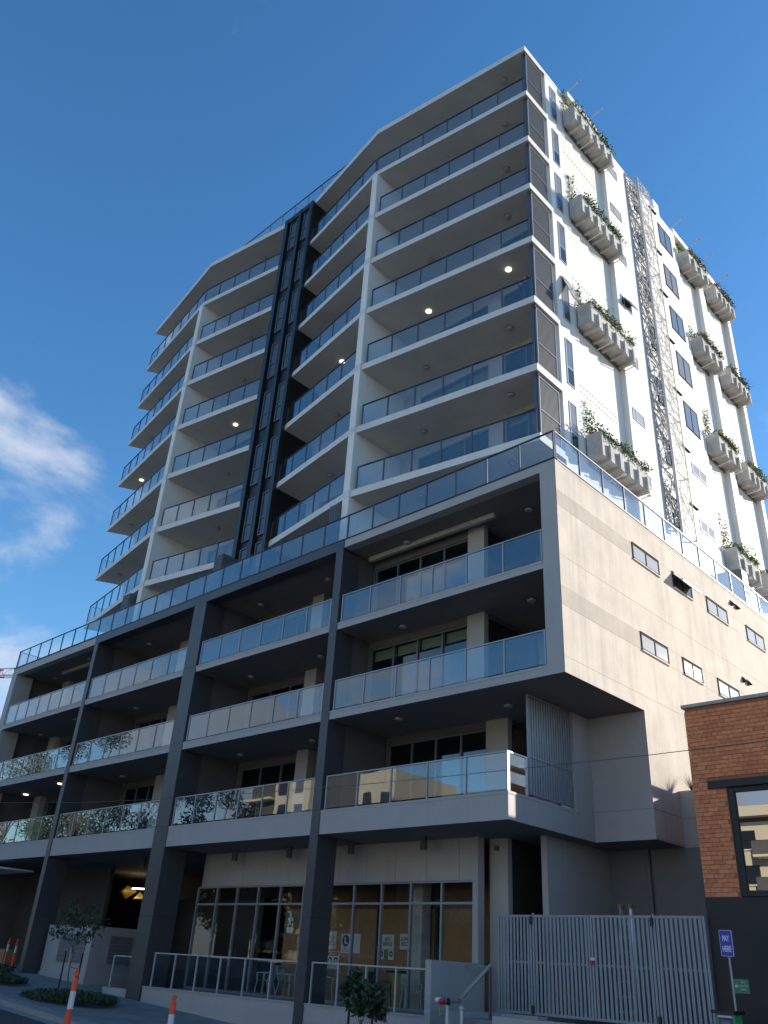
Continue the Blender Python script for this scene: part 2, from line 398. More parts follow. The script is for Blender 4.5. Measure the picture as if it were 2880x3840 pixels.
# ---- tower front wall behind the balconies, room behind it
levels = [ZP-.05]+ZS; tops = [z-TS for z in ZS]+[ZR0]
for k, (za, zb) in enumerate(zip(levels, tops)):
    hz = min(za+2.52, zb-.22)
    for side in (0, 1):
        if side == 0:
            ops = [(-8.3,-4.75,za+.06,hz),(-4.0,-2.0,za+.06,hz),(-14.2,-10.4,za+.06,hz)]; x0, x1 = -15.05, -1.752
        else:
            ops = [(-22.5,-18.6,za+.06,hz),(-28.0,-24.4,za+.06,hz),(-30.2,-28.7,za+.06,hz)]; x0, x1 = -30.6, -17.37
        wall_y('wall', 'cream', x0, x1, za+.001, zb-.001, 3.2, .2, ops)
        for o in ops:
            window_y(*o, 3.24, 2 if o[1]-o[0] < 2.5 else 3, 'alu_dark', blind=(.5 if (k*7+int(o[0]))%3 == 0 else None))
MB().box(-30.6, -1.76, 6.6, 6.9, ZP, ZR0-.01).build('room_wall', 'room', AB)
MB().box(-30.75, -30.602, 3.2, 7, ZP, ZR0-.02).build('side_wall', 'white', AB)
MB().box(-30.7, -1.80, 6.95, 22.0, ZP+.01, 35.9).build('tower_body', 'white', AB)
# ---- dark stair core between the two balcony stacks
core = MB().box(-17.355, -15.065, 1.38, 6.0, ZP-.1, 36.38).build('core_wall', 'black_clad', AB)
for xa, xb in ((-17.37,-17.10),(-16.20,-15.98),(-15.28,-15.05)):
    MB().box(xa, xb, 1.2, 1.379, ZP-.1, 36.40).build('core_blade', 'core_navy', AB)
for xa, xb in ((-17.099,-16.201),(-15.979,-15.281)):
    MB().box(xa, xb, 1.22, 1.378, 36.05, 36.395).build('core_head', 'core_navy', AB)
lv = [ZP-.05]+ZS
for z in lv:
    for xa, xb in ((-16.93,-16.38),(-15.84,-15.40)):
        window_y(xa, xb, z+.42, z+2.62, 1.30, 1, 'alu_core', 'pane_core', .055, .08, rails=(z+1.28,))
# ---- balustrades
def balustrade(p0, p1, z0, h, n, rail='rail_dark', post='post_dark', glass='glass', parent=AB, w=.045, end=(1,1), gap=.05, lab=None, inset=0.0):
    a = Vector((*p0,0)); b = Vector((*p1,0)); d = b-a; ln = d.length; d.normalize(); ang = math.atan2(d.y, d.x)
    m = MB().bar((a.x, a.y, z0+h-.018), (b.x, b.y, z0+h-.018), .055, .036).build('balustrade', rail, parent)
    for k in range(n+1):
        if (k == 0 and not end[0]) or (k == n and not end[1]): continue
        c = a+d*(ln*k/n)
        if k == 0: c += d*w*.6
        if k == n: c -= d*w*.6
        ubox('post', post, (c.x, c.y, z0+(h-.036)/2), (w, .05, h-.037), ang, m)
    for k in range(n):
        c = a+d*(ln*(k+.5)/n)
        ubox('glass_panel', glass, (c.x, c.y, z0+gap+(h-.036-gap)/2), (ln/n-w-.014, .012, h-.036-gap-.004), ang+R.uniform(-.0025,.0025), m)
    if lab: m['label'] = lab
    return m
def off(p, q, d):    # shift the line p-q towards +Y side by d
    v = Vector((q[0]-p[0], q[1]-p[1])); n = Vector((-v.y, v.x)).normalized()
    if n.y < 0: n = -n
    return (p[0]+n.x*d, p[1]+n.y*d), (q[0]+n.x*d, q[1]+n.y*d)
def lerp(p, q, t): return (p[0]+(q[0]-p[0])*t, p[1]+(q[1]-p[1])*t)
for k, z in enumerate(ZS):
    topf = (k == len(ZS)-1)
    a, b = off(T, F1, .07); a = lerp(a, b, .012); b2 = lerp(a, b, .945 if not topf else .99)
    balustrade(a, b2, z+.01, 1.0, 6)
    a, b = off(F1, K1, .07); a2 = lerp(a, b, .03 if not topf else .0); b2 = lerp(a, b, .985); balustrade(a2, b2, z+.01, 1.0, 5)
    a, b = off(K2, F2, .07); a2 = lerp(a, b, .01); b2 = lerp(a, b, .945 if not topf else 1.0); balustrade(a2, b2, z+.01, 1.0, 5)
    a, b = off(F2, E, .07); a2 = lerp(a, b, .03 if not topf else .0); b2 = lerp(a, b, .985); balustrade(a2, b2, z+.01, 1.0, 7)
    balustrade((b2[0]+.02, b2[1]+.06), (-30.75, 3.1), z+.01, 1.0, 1)
# roof terrace rail
balustrade((-12.6, 1.55), (-22.6, 1.55), ZR1, 1.2, 9)
balustrade((-12.55, 1.6), (-11.5, 5.5), ZR1, 1.2, 3)
# ---- slatted privacy screens at the tower corner
def screen(y0, y1, z0, z1, x, n, fr='slat_light', sl='slat', rail_z=None, parent=AB, frw=.045):
    b = MB(); b.box(x-.03, x+.03, y0, y0+frw, z0, z1); b.box(x-.03, x+.03, y1-frw, y1, z0, z1)
    b.box(x-.03, x+.03, y0+frw, y1-frw, z1-.05, z1); b.box(x-.03, x+.03, y0+frw, y1-frw, z0+.02, z0+.06)
    if rail_z: b.box(x-.02, x+.036, y0+frw, y1-frw, rail_z-.02, rail_z+.02)
    f = b.build('privacy_screen', fr, parent); w = (y1-y0-2*frw)/n
    for k in range(n):
        ubox('slat', sl, (x-.012, y0+frw+w*(k+.5), (z0+z1)/2), (.05, w*.62, z1-z0-.13), 0, f)
    return f
for k, z in enumerate(ZS):
    zt = (ZS[k+1]-TS if k < len(ZS)-1 else ZR0)
    screen(1.86, 3.12, z+.01, zt-.14, -1.63, 16, 'rail_grey', rail_z=z+1.06)
    MB().box(-1.80, -1.665, 1.80, 1.855, z+.01, zt-.02).build('screen_post', 'post_dark', AB)
    MB().tube((-1.66, 1.84, zt-.16), (-1.66, 1.84, zt-.001), .06, 12).build('screen_post_cap', 'lamp_rim', AB)
# ---- ceiling lights
LAMPS = {}
def ceil_light(x, y, z, on=False, r=.135):
    d = MB().lathe((x, y, z-.075), [(r*.82, 0), (r*.97, .012), (r, .035), (r, .055)], 18).build('ceiling_light', 'lamp_on' if on else 'lamp_off', AB, True)
    MB().lathe((x, y, z-.021), [(r*1.08, 0), (r*1.08, .02)], 18).build('light_rim', 'lamp_rim', d)
    if on: d['label'] = 'ceiling light that is switched on'
for k, z in enumerate(tops):
    on = (abs(z-24.37) < .1)
    for x, y in ((-3.08,2.3),(-7.05,2.1),(-12.3,2.1),(-20.35,2.15),(-25.3,2.0),(-29.4,2.2)): ceil_light(x, y, z, on)

# ---- tower side wall (sunlit)
XW, XP = -1.55, -1.30
def side(name, y0, y1, z0, z1, x, m='white', t=.2): return MB().box(x-t, x, y0, y1, z0, z1).build(name, m, AB)
side('side_wall', 3.282, 7.85, ZP, 35.199, XW)
side('side_pier', 7.851, 15.42, ZP, 35.95, XP, t=.5)
side('side_wall', 15.421, 17.9, ZP, 36.02, XW)
side('side_pier', 17.901, 18.62, ZP, 35.95, XP, t=.5)
side('side_wall', 18.621, 21.7, ZP, 36.02, XW)
side('side_pier', 21.701, 22.12, ZP, 35.95, XP, t=.5)
MB().box(-2.2, -1.36, 13.35, 13.98, 35.95, 36.95).build('roof_upstand', 'white', AB)
MB().box(-2.0, -1.40, 12.62, 12.95, 35.95, 36.35).build('roof_upstand', 'white', AB)
lv8 = [ZP+.02]+ZS
for k, z in enumerate(lv8):
    if k == 0: continue
    pm = ['pane_blue', 'pane_curtain'][k % 2]
    zt = z+2.38 if k > 1 else z+2.36
    f = window_x(3.68, 4.12, z+.30, zt, XW, 1, 'alu', pm, .05, .05, rail=z+1.08, lite='pane_dark')
# awning sash that stands open
def sash(y0, y1, z0, z1, x, tilt, fm='alu', pm='pane_blue', parent=AB, cuts=1):
    dz = (z1-z0); dx = math.sin(tilt)*dz; dzz = math.cos(tilt)*dz
    m = MB(); top = z1
    m.bar((x+.03, y0, top), (x+.03+dx, y0, top-dzz), .04, .05, (0,1,0)); m.bar((x+.03, y1, top), (x+.03+dx, y1, top-dzz), .04, .05, (0,1,0))
    m.bar((x+.03, y0-.02, top), (x+.03, y1+.02, top), .05, .04); m.bar((x+.03+dx, y0-.02, top-dzz), (x+.03+dx, y1+.02, top-dzz), .05, .05)
    for c in range(1, cuts): 
        yc = y0+(y1-y0)*c/cuts; m.bar((x+.03, yc, top), (x+.03+dx, yc, top-dzz), .04, .045, (0,1,0))
    f = m.build('open_sash', fm, parent)
    g = MB(); a = .03; g.poly([(x+a, y0, top), (x+a, y1, top), (x+a+dx, y1, top-dzz), (x+a+dx, y0, top-dzz)]); g.poly([(x+a+.012, y0, top), (x+a+.012+dx, y0, top-dzz), (x+a+.012+dx, y1, top-dzz), (x+a+.012, y1, top)])
    g.build('pane', pm, f); f['label'] = 'awning sash standing open'; return f
sash(3.70, 4.10, 22.72, 24.0, XW+.02, .30)
for k, z in enumerate([16.74, 19.60, 22.62, 25.67, 28.55, 31.42, 34.30]):
    window_x(8.15, 9.06, z+.03, z+.53, XP, 2, 'alu', 'pane_frost' if k not in (3,) else 'pane_dark', .045, .06, frac=.28)
sash(8.42, 9.06, 25.72, 26.18, XP+.02, .55, pm='pane_frost')
for k, z in enumerate([33.68, 30.72, 27.90, 25.05, 22.10]):
    window_x(13.42, 14.76, z+.03, z+1.40, XP, 2, 'frame_dark', ['pane_blue','pane_curtain','pane_blue','pane_curtain','pane_blue'][k], .06, .06)
for z in (19.60, 16.78): window_x(13.36, 14.72, z+.03, z+.52, XP, 2, 'alu', 'pane_frost', .05, .06)
for k, z in enumerate(ZS):
    window_x(10.76, 11.20, z+.35, z+1.62, XP, 1, 'frame_dark', 'pane_blue', .06, .05)
    for yv in (12.66, 12.92, 13.17):
        m = MB(); zz = z+2.12
        m.poly([(XP, yv-.09, zz+.1), (XP+.10, yv-.09, zz-.06), (XP+.10, yv+.07, zz-.06), (XP, yv+.07, zz+.1)]); m.poly([(XP, yv-.09, zz+.1), (XP, yv-.09, zz-.06), (XP+.10, yv-.09, zz-.06)])
        m.poly([(XP, yv+.07, zz+.1), (XP+.10, yv+.07, zz-.06), (XP, yv+.07, zz-.06)]); 
        m.box(XP+.002, XP+.08, yv-.08, yv+.06, zz-.075, zz-.058); m.build('vent_hood', 'frame_dark', AB)
# ---- cut metal lattice screens
def lattice(x, y0, y1, z0, z1, seed):
    r = random.Random(seed); b = MB(); w = y1-y0; h = z1-z0
    def clip(p, q):
        (ya, za), (yb, zb) = p, q; t0, t1 = 0., 1.; dy, dz = yb-ya, zb-za
        for pp, qq in ((-dy, ya-y0), (dy, y1-ya), (-dz, za-z0), (dz, z1-za)):
            if abs(pp) < 1e-9:
                if qq < 0: return None
            else:
                t = qq/pp
                if pp < 0: t0 = max(t0, t)
                else: t1 = min(t1, t)
        if t0 >= t1: return None
        return (ya+dy*t0, za+dz*t0), (ya+dy*t1, za+dz*t1)
    def stick(p, q, wd):
        c = clip(p, q)
        if c and math.hypot(c[0][0]-c[1][0], c[0][1]-c[1][1]) > .05:
            b.bar((x+r.uniform(-.002,.002), c[0][0], c[0][1]), (x, c[1][0], c[1][1]), wd, .022, (1,0,0))
    hubs = [(y0+w*r.uniform(.1,.45), z0+h*.18), (y0+w*r.uniform(.5,.95), z0+h*.42), (y0+w*r.uniform(.1,.5), z0+h*.66), (y0+w*r.uniform(.4,.95), z0+h*.9)]
    for i, hb in enumerate(hubs):
        n = r.randint(7, 9); a0 = r.uniform(0, 6.28)
        for k in range(n):
            a = a0+6.283*(k+r.uniform(-.3,.3))/n; ln = h*r.uniform(.16,.36)
            stick(hb, (hb[0]+math.cos(a)*ln, hb[1]+math.sin(a)*ln), r.uniform(.026,.042))
    for k in range(6):
        za = z0+h*r.random(); stick((y0, za), (y1, za+r.uniform(-.9,.9)), r.uniform(.03,.05))
    b.box(x-.018, x+.018, y0, y0+.04, z0, z1); b.box(x-.018, x+.018, y1-.04, y1, z0, z1)
    b.box(x-.017, x+.017, y0+.04, y1-.04, z1-.035, z1)
    return b.build('lattice_panel', 'lattice', AB)
zl = [15.5+i*2.907 for i in range(8)]
for i in range(7):
    lattice(-1.283, 10.02, 11.34, zl[i]+.003, zl[i+1]-.003, 30+i); lattice(-.98, 10.74, 11.98, zl[i]+.003, zl[i+1]-.003, 60+i)
MB().box(-1.03, -.93, 10.66, 10.735, 15.45, 35.88).build('lattice_post', 'alu', AB)
for z in [15.6+2.907*i for i in range(8)]:
    MB().bar((-1.30, 10.70, z), (-1.03, 10.70, z), .05, .05).build('lattice_arm', 'alu', AB); MB().bar((-1.30, 11.94, z), (-1.0, 11.94, z), .05, .05).build('lattice_arm', 'alu', AB)
# ---- concrete planter boxes with brackets, arms and trellis wires
def planter(y0, y1, z0, nb):
    z1 = z0+1.04; x1 = -.89
    p = MB().box(XW+.06, x1, y0, y1, z0+.02, z1-.10); p.box(XW+.06, x1, y0, y0+.07, z1-.0999, z1); p.box(XW+.06, x1, y1-.07, y1, z1-.0999, z1)
    p.box(x1-.07, x1, y0+.0701, y1-.0701, z1-.0999, z1); p.box(XW+.06, XW+.12, y0+.0701, y1-.0701, z1-.0999, z1)
    o = p.build('planter_box', 'planter_concrete', AB)
    for k in range(nb):
        yb = y0+.38+(y1-y0-.62)*k/(nb-1)
        b = MB().box(x1, x1+.105, yb, yb+.13, z0-.05, z0+.56); b.box(XW+.07, x1+.105, yb+.001, yb+.129, z0-.11, z0-.0505); b.box(XW, XW+.07, yb, yb+.13, z0-.11, z0+.3)
        b.box(XW+.0701, x1-.001, yb+.001, yb+.129, z0-.0504, z0+.0195)
        b.build('bracket', 'planter_concrete', o)
    MB().box(XW, XW+.05, y0+.12, y1-.1, z0-.13, z0-.03).build('ledger', 'alu_dark', o)
    for ya in (y0+(y1-y0)*.42, y1-.06):
        m = MB().bar((XW, ya, z0-.22), (x1+.02, ya, z0-.17), .035, .035); m.bar((x1-.04, ya-.01, z0-.17), (x1+.09, ya-.01, z0-.16), .014, .17, (0,1,0))
        m.build('cable_arm', 'white', o)
    return o
PL = []
for z0 in (15.93, 22.03, 28.05, 34.02): PL.append((4.62, 7.92, z0, 5))
for z0 in (15.93, 22.0, 27.95, 33.98): PL.append((16.0, 18.2, z0, 3)); PL.append((19.35, 21.66, z0, 4))
for a in PL: planter(*a)
for y in (4.95, 6.9, 15.6, 17.6, 19.0, 21.2):
    MB().tube((XW-.1, y, 36.64), (-.74, y, 36.93), .026, 8).box(-.76, -.62, y-.012, y+.012, 36.85, 37.01).build('cable_arm', 'alu', AB)
for (y0, y1) in ((4.5, 7.25), (15.7, 17.5), (18.9, 21.2)):
    b = MB(); n = int((y1-y0)/.21)
    for k in range(n):
        y = y0+(y1-y0)*(k+.5)/n; b.box(XW+.02, XW+.026, y-.003, y+.003, ZP+.2, 35.9)
    o = tag(b.build('trellis_wires', 'alu', AB), kind='stuff')
    b = MB()
    for zz in (18.9, 19.2, 24.6, 30.6, 32.2):
        for k in range(n):
            y = y0+(y1-y0)*(k+.5)/n; z = zz+R.uniform(-.02,.02); b.bar((XW+.004, y-.05, z+.03), (XW+.03, y, z), .012, .012); b.bar((XW+.004, y+.05, z+.03), (XW+.03, y, z), .012, .012)
    tag(b.build('wire_fixings', 'alu', o), kind='stuff')

# ================================================================== podium
XL = -34.61
XA1, XA2, XB1, XB2, XC1, XC2 = -9.06, -8.70, -17.62, -16.78, -25.78, -25.46
Z3t, Z3b, Z2t, Z2b, Z1t, Z1b = 9.95, 9.72, 6.95, 6.685, 3.93, 3.25
# columns / blades
for (xa, xb, d) in ((XA1, XA2, .77), (XB1, XB2, .93), (XC1, XC2, .92)):
    zc = [gz((xa+xb)/2)-.4, 1.02, 3.94, 6.95, 9.96, 12.72]
    for i in range(5):
        if i == 0: MB().box(xa, xb, -.03, d, zc[0], zc[1]).build('column', 'charcoal', AB)
        else:
            MB().box(xa+.004, xb-.004, -.026, d-.004, zc[i], zc[i]+.012).build('joint', 'charcoal_joint', AB)
            MB().box(xa, xb, -.03, d, zc[i]+.012, zc[i+1]).build('column', 'charcoal', AB)
for (xa, xb, d) in ((XA1, XA2, .77), (XB1, XB2, .93), (XC1, XC2, .92)):
    MB().box(xa+.03, xb-.03, d+.0005, 2.699, 3.25, 12.79).build('party_wall', 'wall_brown', AB)
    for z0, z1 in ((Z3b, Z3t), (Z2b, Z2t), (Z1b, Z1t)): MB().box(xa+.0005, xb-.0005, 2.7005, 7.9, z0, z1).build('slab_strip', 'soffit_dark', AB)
# dark top beam with panel joints, light beams at both ends
x = XC1-.3; xs = [XC1-.0, -24.2, -22.2, -19.6, XB1, XB2, -14.3, -11.8, -10.3, XA2]
for a, b in zip(xs, xs[1:]):
    MB().box(a+.004, b-.004, -.034, .50, 12.722, ZP).build('beam_panel', 'charcoal', AB)
MB().box(XC1, XA2, -.02, .48, 12.73, ZP-.01).build('beam_core', 'charcoal_joint', AB)
MB().box(XA2+.001, 0, 0, .35, 12.80, ZP).build('beam', 'grey_paint', AB)
MB().box(XL, XC1-.001, 0, .35, 12.72, ZP).build('beam', 'grey_paint', AB)
MB().box(XA2, .03, -.035, .10, ZP+.001, ZP+.03).build('capping', 'rail_dark', AB); MB().box(XL-.02, XA2-.001, -.055, .10, ZP+.001, ZP+.03).build('capping', 'rail_dark', AB)
MB().box(-.06, .03, .101, 21.9, ZP+.001, ZP+.03).build('capping', 'alu', AB)
# deck (roof of the podium)
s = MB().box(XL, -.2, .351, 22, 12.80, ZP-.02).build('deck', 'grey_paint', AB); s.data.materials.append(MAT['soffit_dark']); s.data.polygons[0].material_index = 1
# end frames
MB().box(-.53, -.0, 0, .35, Z2t, 12.799).build('frame_upright', 'grey_paint', AB)
MB().box(XL, XL+.55, 0, .95, gz(XL)-.3, 12.719).build('frame_upright', 'grey_paint', AB)
MB().box(XL, XL+.2, .951, 22, gz(XL)-.3, 12.79).build('side_wall', 'wall_brown', AB)
MB().box(XL+.2005, XL+.215, .951, 2.9, 3.95, 12.70).build('lining', 'wall_brown', AB)
# slabs
def slab(x0, x1, y0, y1, z0, z1, m='grey_paint', name='balcony_slab'):
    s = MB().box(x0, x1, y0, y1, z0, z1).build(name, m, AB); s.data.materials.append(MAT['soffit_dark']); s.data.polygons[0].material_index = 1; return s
BAYS = [(XA2+.001, -.531), (XB2+.001, XA1-.001), (XC2+.001, XB1-.001), (XL+.551, XC1-.001)]
for i, (xa, xb) in enumerate(BAYS):
    slab(xa, xb, .0, 7.9, Z3b, Z3t); MB().box(xa, xb, -.012, .03, Z3t-.06, Z3t+.012).build('slab_lip', 'grey_paint', AB)
    if i == 0: slab(xa, 0, .0, 4.11, Z2b, Z2t-.001); slab(xa, -.21, 4.1105, 7.9, Z2b, Z2t-.001); MB().box(xa, xb, -.012, .03, Z2t-.06, Z2t+.012).build('slab_lip', 'grey_paint', AB)
    else: slab(xa, xb, .0, 7.9, Z2b, Z2t); MB().box(xa, xb, -.012, .03, Z2t-.06, Z2t+.012).build('slab_lip', 'grey_paint', AB)
    if i == 0: slab(xa, -1.81, .0, 7.9, Z1b, Z1t); MB().box(xa, -1.80, -.012, .03, Z1t-.06, Z1t+.012).build('slab_lip', 'grey_paint', AB); MB().box(-1.82, -1.798, .031, 3.2, Z1t-.06, Z1t+.012).build('slab_lip', 'grey_paint', AB)
    else: slab(xa, xb, .0, 7.9, Z1b, Z1t); MB().box(xa, xb, -.012, .03, Z1t-.06, Z1t+.012).build('slab_lip', 'grey_paint', AB)
# box side wall, sunlit concrete
cw = MB().box(-.2, 0, .3505, 22, Z2t, ZP).box(-.2, 0, 4.112, 5.75, Z1b+.061, Z2t-.0005).box(-.2, 0, 5.7505, 22, -1.2, Z2t-.0005); cw = cw.build('concrete_wall', 'concrete', AB)
MB().box(-.199, -.0, .001, .35, 12.81, ZP-.001).build('wall_return', 'concrete', AB)
MB().box(-.012, .0025, .0, .351, Z2b, ZP).build('wall_return', 'concrete', AB)
MB().box(-.012, .0022, .3512, 4.111, Z2b+.0005, Z2t+.001).build('wall_return', 'concrete', AB)
for (y0, y1, z0, z1) in ((.0, 4.24, 11.58, 12.09), (.0, 4.24, 8.55, 9.11)):
    MB().box(-.01, .0048, y0, y1, z0, z1).build('render_patch', 'concrete_patch', cw)
for z in (10.03, 7.13, 13.0): MB().box(-.01, .0042, 0, 21.9, z-.007, z+.007).build('joint', 'concrete_joint', cw)
for z in (12.10, 11.57, 9.12, 8.54): MB().box(-.01, .0038, 6.2, 21.9, z-.005, z+.005).build('joint', 'concrete_joint', cw)
for z in ZS:
    for (ya, yb, xx) in ((3.29, 4.4, XW), (7.86, 9.95, XP), (12.1, 15.41, XP)): MB().box(xx-.01, xx+.0025, ya, yb, z-.156, z-.146).build('joint', 'joint_white', AB)
for z in (4.75+2.0,): pass
for (y0, y1, z0, z1, op) in ((4.32,6.02,11.6,12.05,0),(7.03,8.40,11.6,12.05,1),(9.62,11.28,11.6,12.05,0),(13.02,14.66,11.58,12.05,0),(4.32,6.0,8.6,9.05,0),(7.05,8.36,8.62,9.04,0),(9.62,11.3,8.6,9.05,0),(13.0,14.6,8.6,9.05,0),(16.3,17.9,11.6,12.05,0)):
    f = window_x(y0, y1, z0, z1, .0, 2, 'frame_dark', 'pane_dark' if op else 'pane_frost', .055, .05)
    MB().box(.0, .05, y0-.03, y1+.03, z1+.06, z1+.08).build('head_trim', 'cream', f); MB().box(.0, .06, y0-.03, y1+.03, z0-.08, z0-.06).build('sill', 'white', f)
sash(7.06, 8.38, 11.62, 12.04, .01, .75, 'alu', 'pane_frost', cuts=2)
for (y, z) in ((11.92,12.66),(12.38,12.66),(11.95,9.70),(12.36,9.70)):
    m = MB().poly([(0, y-.10, z+.1), (.13, y-.10, z-.08), (.13, y+.08, z-.08), (0, y+.08, z+.1)]); m.poly([(0, y-.10, z+.1), (0, y-.10, z-.08), (.13, y-.10, z-.08)]); m.poly([(0, y+.08, z+.1), (.13, y+.08, z-.08), (0, y+.08, z-.08)])
    m.box(.002, .11, y-.09, y+.07, z-.10, z-.081); m.build('vent_hood', 'frame_dark', cw)
# lower right: cut back corner under the box
MB().box(-1.809, -.2005, 4.1, 4.3, Z1b+.0005, Z2b-.0005).build('return_wall', 'grey_paint', AB)
MB().box(-.2, .001, 4.10, 4.1115, Z1b+.001, Z2b-.0005).build('return_wall', 'grey_paint', AB)
MB().box(-2.0, -1.8105, 3.20, 4.0995, Z1t, Z2b-.0005).build('return_wall', 'grey_paint', AB)
slab(-1.8095, .0, 4.1005, 5.75, Z1b-.001, Z1b+.06, name='soffit')
for z in (4.03,): 
    MB().box(-1.812, .004, 4.094, 4.1, z-.005, z+.005).build('joint', 'grey_dark', AB); MB().box(.0, .0045, 4.1, 5.8, z-.005, z+.005).build('joint', 'grey_dark', AB)
# passage walls below
MB().box(-2.55, -2.37, 2.5, 5.75, -1.05, Z1b-.002).build('passage_wall', 'grey_paint', AB)
MB().box(-2.3695, 2.6, 5.72, 5.7495, -1.05, Z1b-.003).build('back_wall', 'grey_dark', AB)
MB().box(.0035, 2.6, 5.73, 5.95, Z1b-.002, 4.75).build('back_wall', 'grey_paint', AB)
for z in (3.30, 4.0, 2.4): MB().box(.02, 2.6, 5.722, 5.7295, z-.005, z+.005).build('joint', 'grey_dark', AB)
MB().box(-4.30, -3.68, 2.55, 2.75, -1.05, Z1b-.002).build('front_wall', 'grey_paint', AB)
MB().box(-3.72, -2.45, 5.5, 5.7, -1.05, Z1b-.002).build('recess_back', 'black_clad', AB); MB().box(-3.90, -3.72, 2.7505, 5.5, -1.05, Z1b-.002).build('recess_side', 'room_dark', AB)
MB().tube((-1.08, 5.63, -1.0), (-1.08, 5.63, Z1b-.01), .055, 12).build('downpipe', 'grey_dark', AB)
MB().lathe((-4.02, 2.50, 2.92), [(.02, 0), (.07, .02), (.07, .1), (.03, .13)], 12).build('camera_dome', 'lamp_rim', AB)

# ---- podium balcony interiors
def podium_bay(i, za, zb):
    xa, xb = BAYS[i]; hz = za+2.52
    if i == 0:
        y = 1.55 if za > 6 else 2.7
        ops = [(-8.62,-4.38,za+.05,min(hz, zb-.16))] if za > 6 else [(-8.62,-4.52,za+.05,min(hz, zb-.16))]
        pe = -3.72
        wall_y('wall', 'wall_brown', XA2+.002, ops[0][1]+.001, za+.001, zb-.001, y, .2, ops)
        MB().box(ops[0][1]+.0015, pe, y-.01, y+.2, za+.001, zb-.001).build('pier', 'cream', AB)
        f = window_y(*ops[0], y+.05, 4, 'alu_dark', blind=.34 if za < 9 and za > 6 else (None if za > 9 else None))
        xr = -.2005 if za > 6 else -1.999
        wall_y('wall', 'cream', pe+.001, xr, za+.001, zb-.001, 4.5 if za > 6 else 3.9, .2, [(-2.9,-2.1,za+.05,za+2.3)])
        window_y(-2.9, -2.1, za+.05, za+2.3, 4.55 if za > 6 else 3.95, 1, 'alu_dark', 'win_glass')
        g = MB().box(pe-.12, pe-.06, y+.2005, 4.4 if za > 6 else 3.8, za+.001, zb-.001).build('side_window', 'alu_dark', AB)
        ubox('pane', 'pane_dark', (pe-.045, (y+4.2)/2, (za+zb)/2), (.012, 3.9-y-.3, zb-za-.25), 0, g)
    else:
        y = 2.7; w = xb-xa
        o = {1: (-16.6, -12.95), 2: (-25.2, -22.2), 3: (-32.6, -29.6)}[i]
        p = {1: (-12.94, -12.3), 2: (-22.19, -21.5), 3: (-33.5, -32.8)}[i]
        ops = [(o[0], o[1], za+.05, min(hz, zb-.16))]
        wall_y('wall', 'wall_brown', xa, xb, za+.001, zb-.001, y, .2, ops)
        MB().box(p[0], p[1], y-.30, y-.001, za+.001, zb-.001).build('pier', 'cream', AB)
        window_y(*ops[0], y+.05, 3, 'alu_dark')
        ops2 = {1: (-11.9, -9.5), 2: (-20.9, -18.2), 3: (-28.9, -26.2)}[i]
        window_y(ops2[0], ops2[1], za+.05, min(hz, zb-.16), y-.095, 2, 'alu_dark', 'pane_dark')
for i in range(4):
    for za, zb in ((Z1t, Z2b), (Z2t, Z3b), (Z3t, 12.80)): podium_bay(i, za, zb)
MB().box(XL+.3, -.21, 7.95, 8.2, Z1t, 12.79).build('room_wall', 'room', AB)
MB().box(XL+.3, -.21, 8.25, 21.9, -1.0, 12.78).build('podium_body', 'room', AB)
for a, b, y in ((-8.55,-3.0,1.1),(-31.6,-28.6,1.35)):
    MB().box(a, b, y, y+.14, 12.64, 12.799).build('pelmet', 'coping', AB)
PLI = [(-6.6,1.0),(-2.0,1.6),(-15.25,1.6),(-11.1,1.5),(-23.6,1.6),(-19.6,1.6),(-32.95,1.66),(-28.2,1.06)]
for zb in (Z2b, Z3b, 12.80):
    for (x, y) in PLI: ceil_light(x if not (zb == Z2b and x == -2.0) else -2.9, y, zb, zb == Z2b and x < -27)
# ---- podium balustrades
for z, nm in ((Z3t, 3), (Z2t, 2), (Z1t, 1)):
    z += .012
    h = 1.0
    balustrade((XA2+.1, .05), ((-.56 if nm > 1 else -1.83), .05), z, h, 6 if nm > 1 else 5, 'rail_grey', 'rail_grey')
    balustrade((XB2+.10, .05), (XA1-.06, .05), z, h, 6, 'rail_grey', 'rail_grey'); balustrade((XC2+.10, .05), (XB1-.06, .05), z, h, 6, 'rail_grey', 'rail_grey'); balustrade((XL+.62, .05), (XC1-.06, .05), z, h, 7, 'rail_grey', 'rail_grey')
balustrade((-1.86, .07), (-1.86, .92), Z1t+.012, 1.0, 1, 'alu', 'alu')
balustrade((.0, .03), (XL+.12, .03), ZP+.03, .97, 28, 'rail_dark', 'post_dark')
balustrade((-.02, .06), (-.02, 21.7), ZP+.03, .97, 16, 'alu', 'post_dark', 'glass_side')
balustrade((XL+.10, .08), (XL+.10, 3.2), ZP+.03, .97, 2)
screen(.98, 3.10, Z1t+.06, Z2b-.02, -1.85, 17, 'slat_light', 'slat_light', rail_z=Z1t+1.05)
# terrace dividers (ribbed)
def divider(x0, x1, y0, y1, z1):
    b = MB().box(x0, x1, y0, y1, ZP-.02, z1); n = max(3, int((y1-y0)/.09)); m = max(2, int((x1-x0)/.09))
    for k in range(n): yy = y0+(y1-y0)*(k+.5)/n; b.box(x1+.0, x1+.03, yy-.022, yy+.022, ZP, z1-.01)
    for k in range(m): xx = x0+(x1-x0)*(k+.5)/m; b.box(xx-.022, xx+.022, y0-.03, y0, ZP, z1-.01)
    b.box(x0-.03, x0, y0-.035, y0+.03, ZP, z1+.01)
    return b.build('terrace_divider', 'alu_dark', AB)
divider(-9.92, -9.62, .27, .47, 15.0); divider(-17.12, -16.62, .27, 1.19, 15.0); divider(-24.46, -23.88, .24, .70, 15.0); divider(-1.20, -.20, 14.0, 14.6, 14.95)

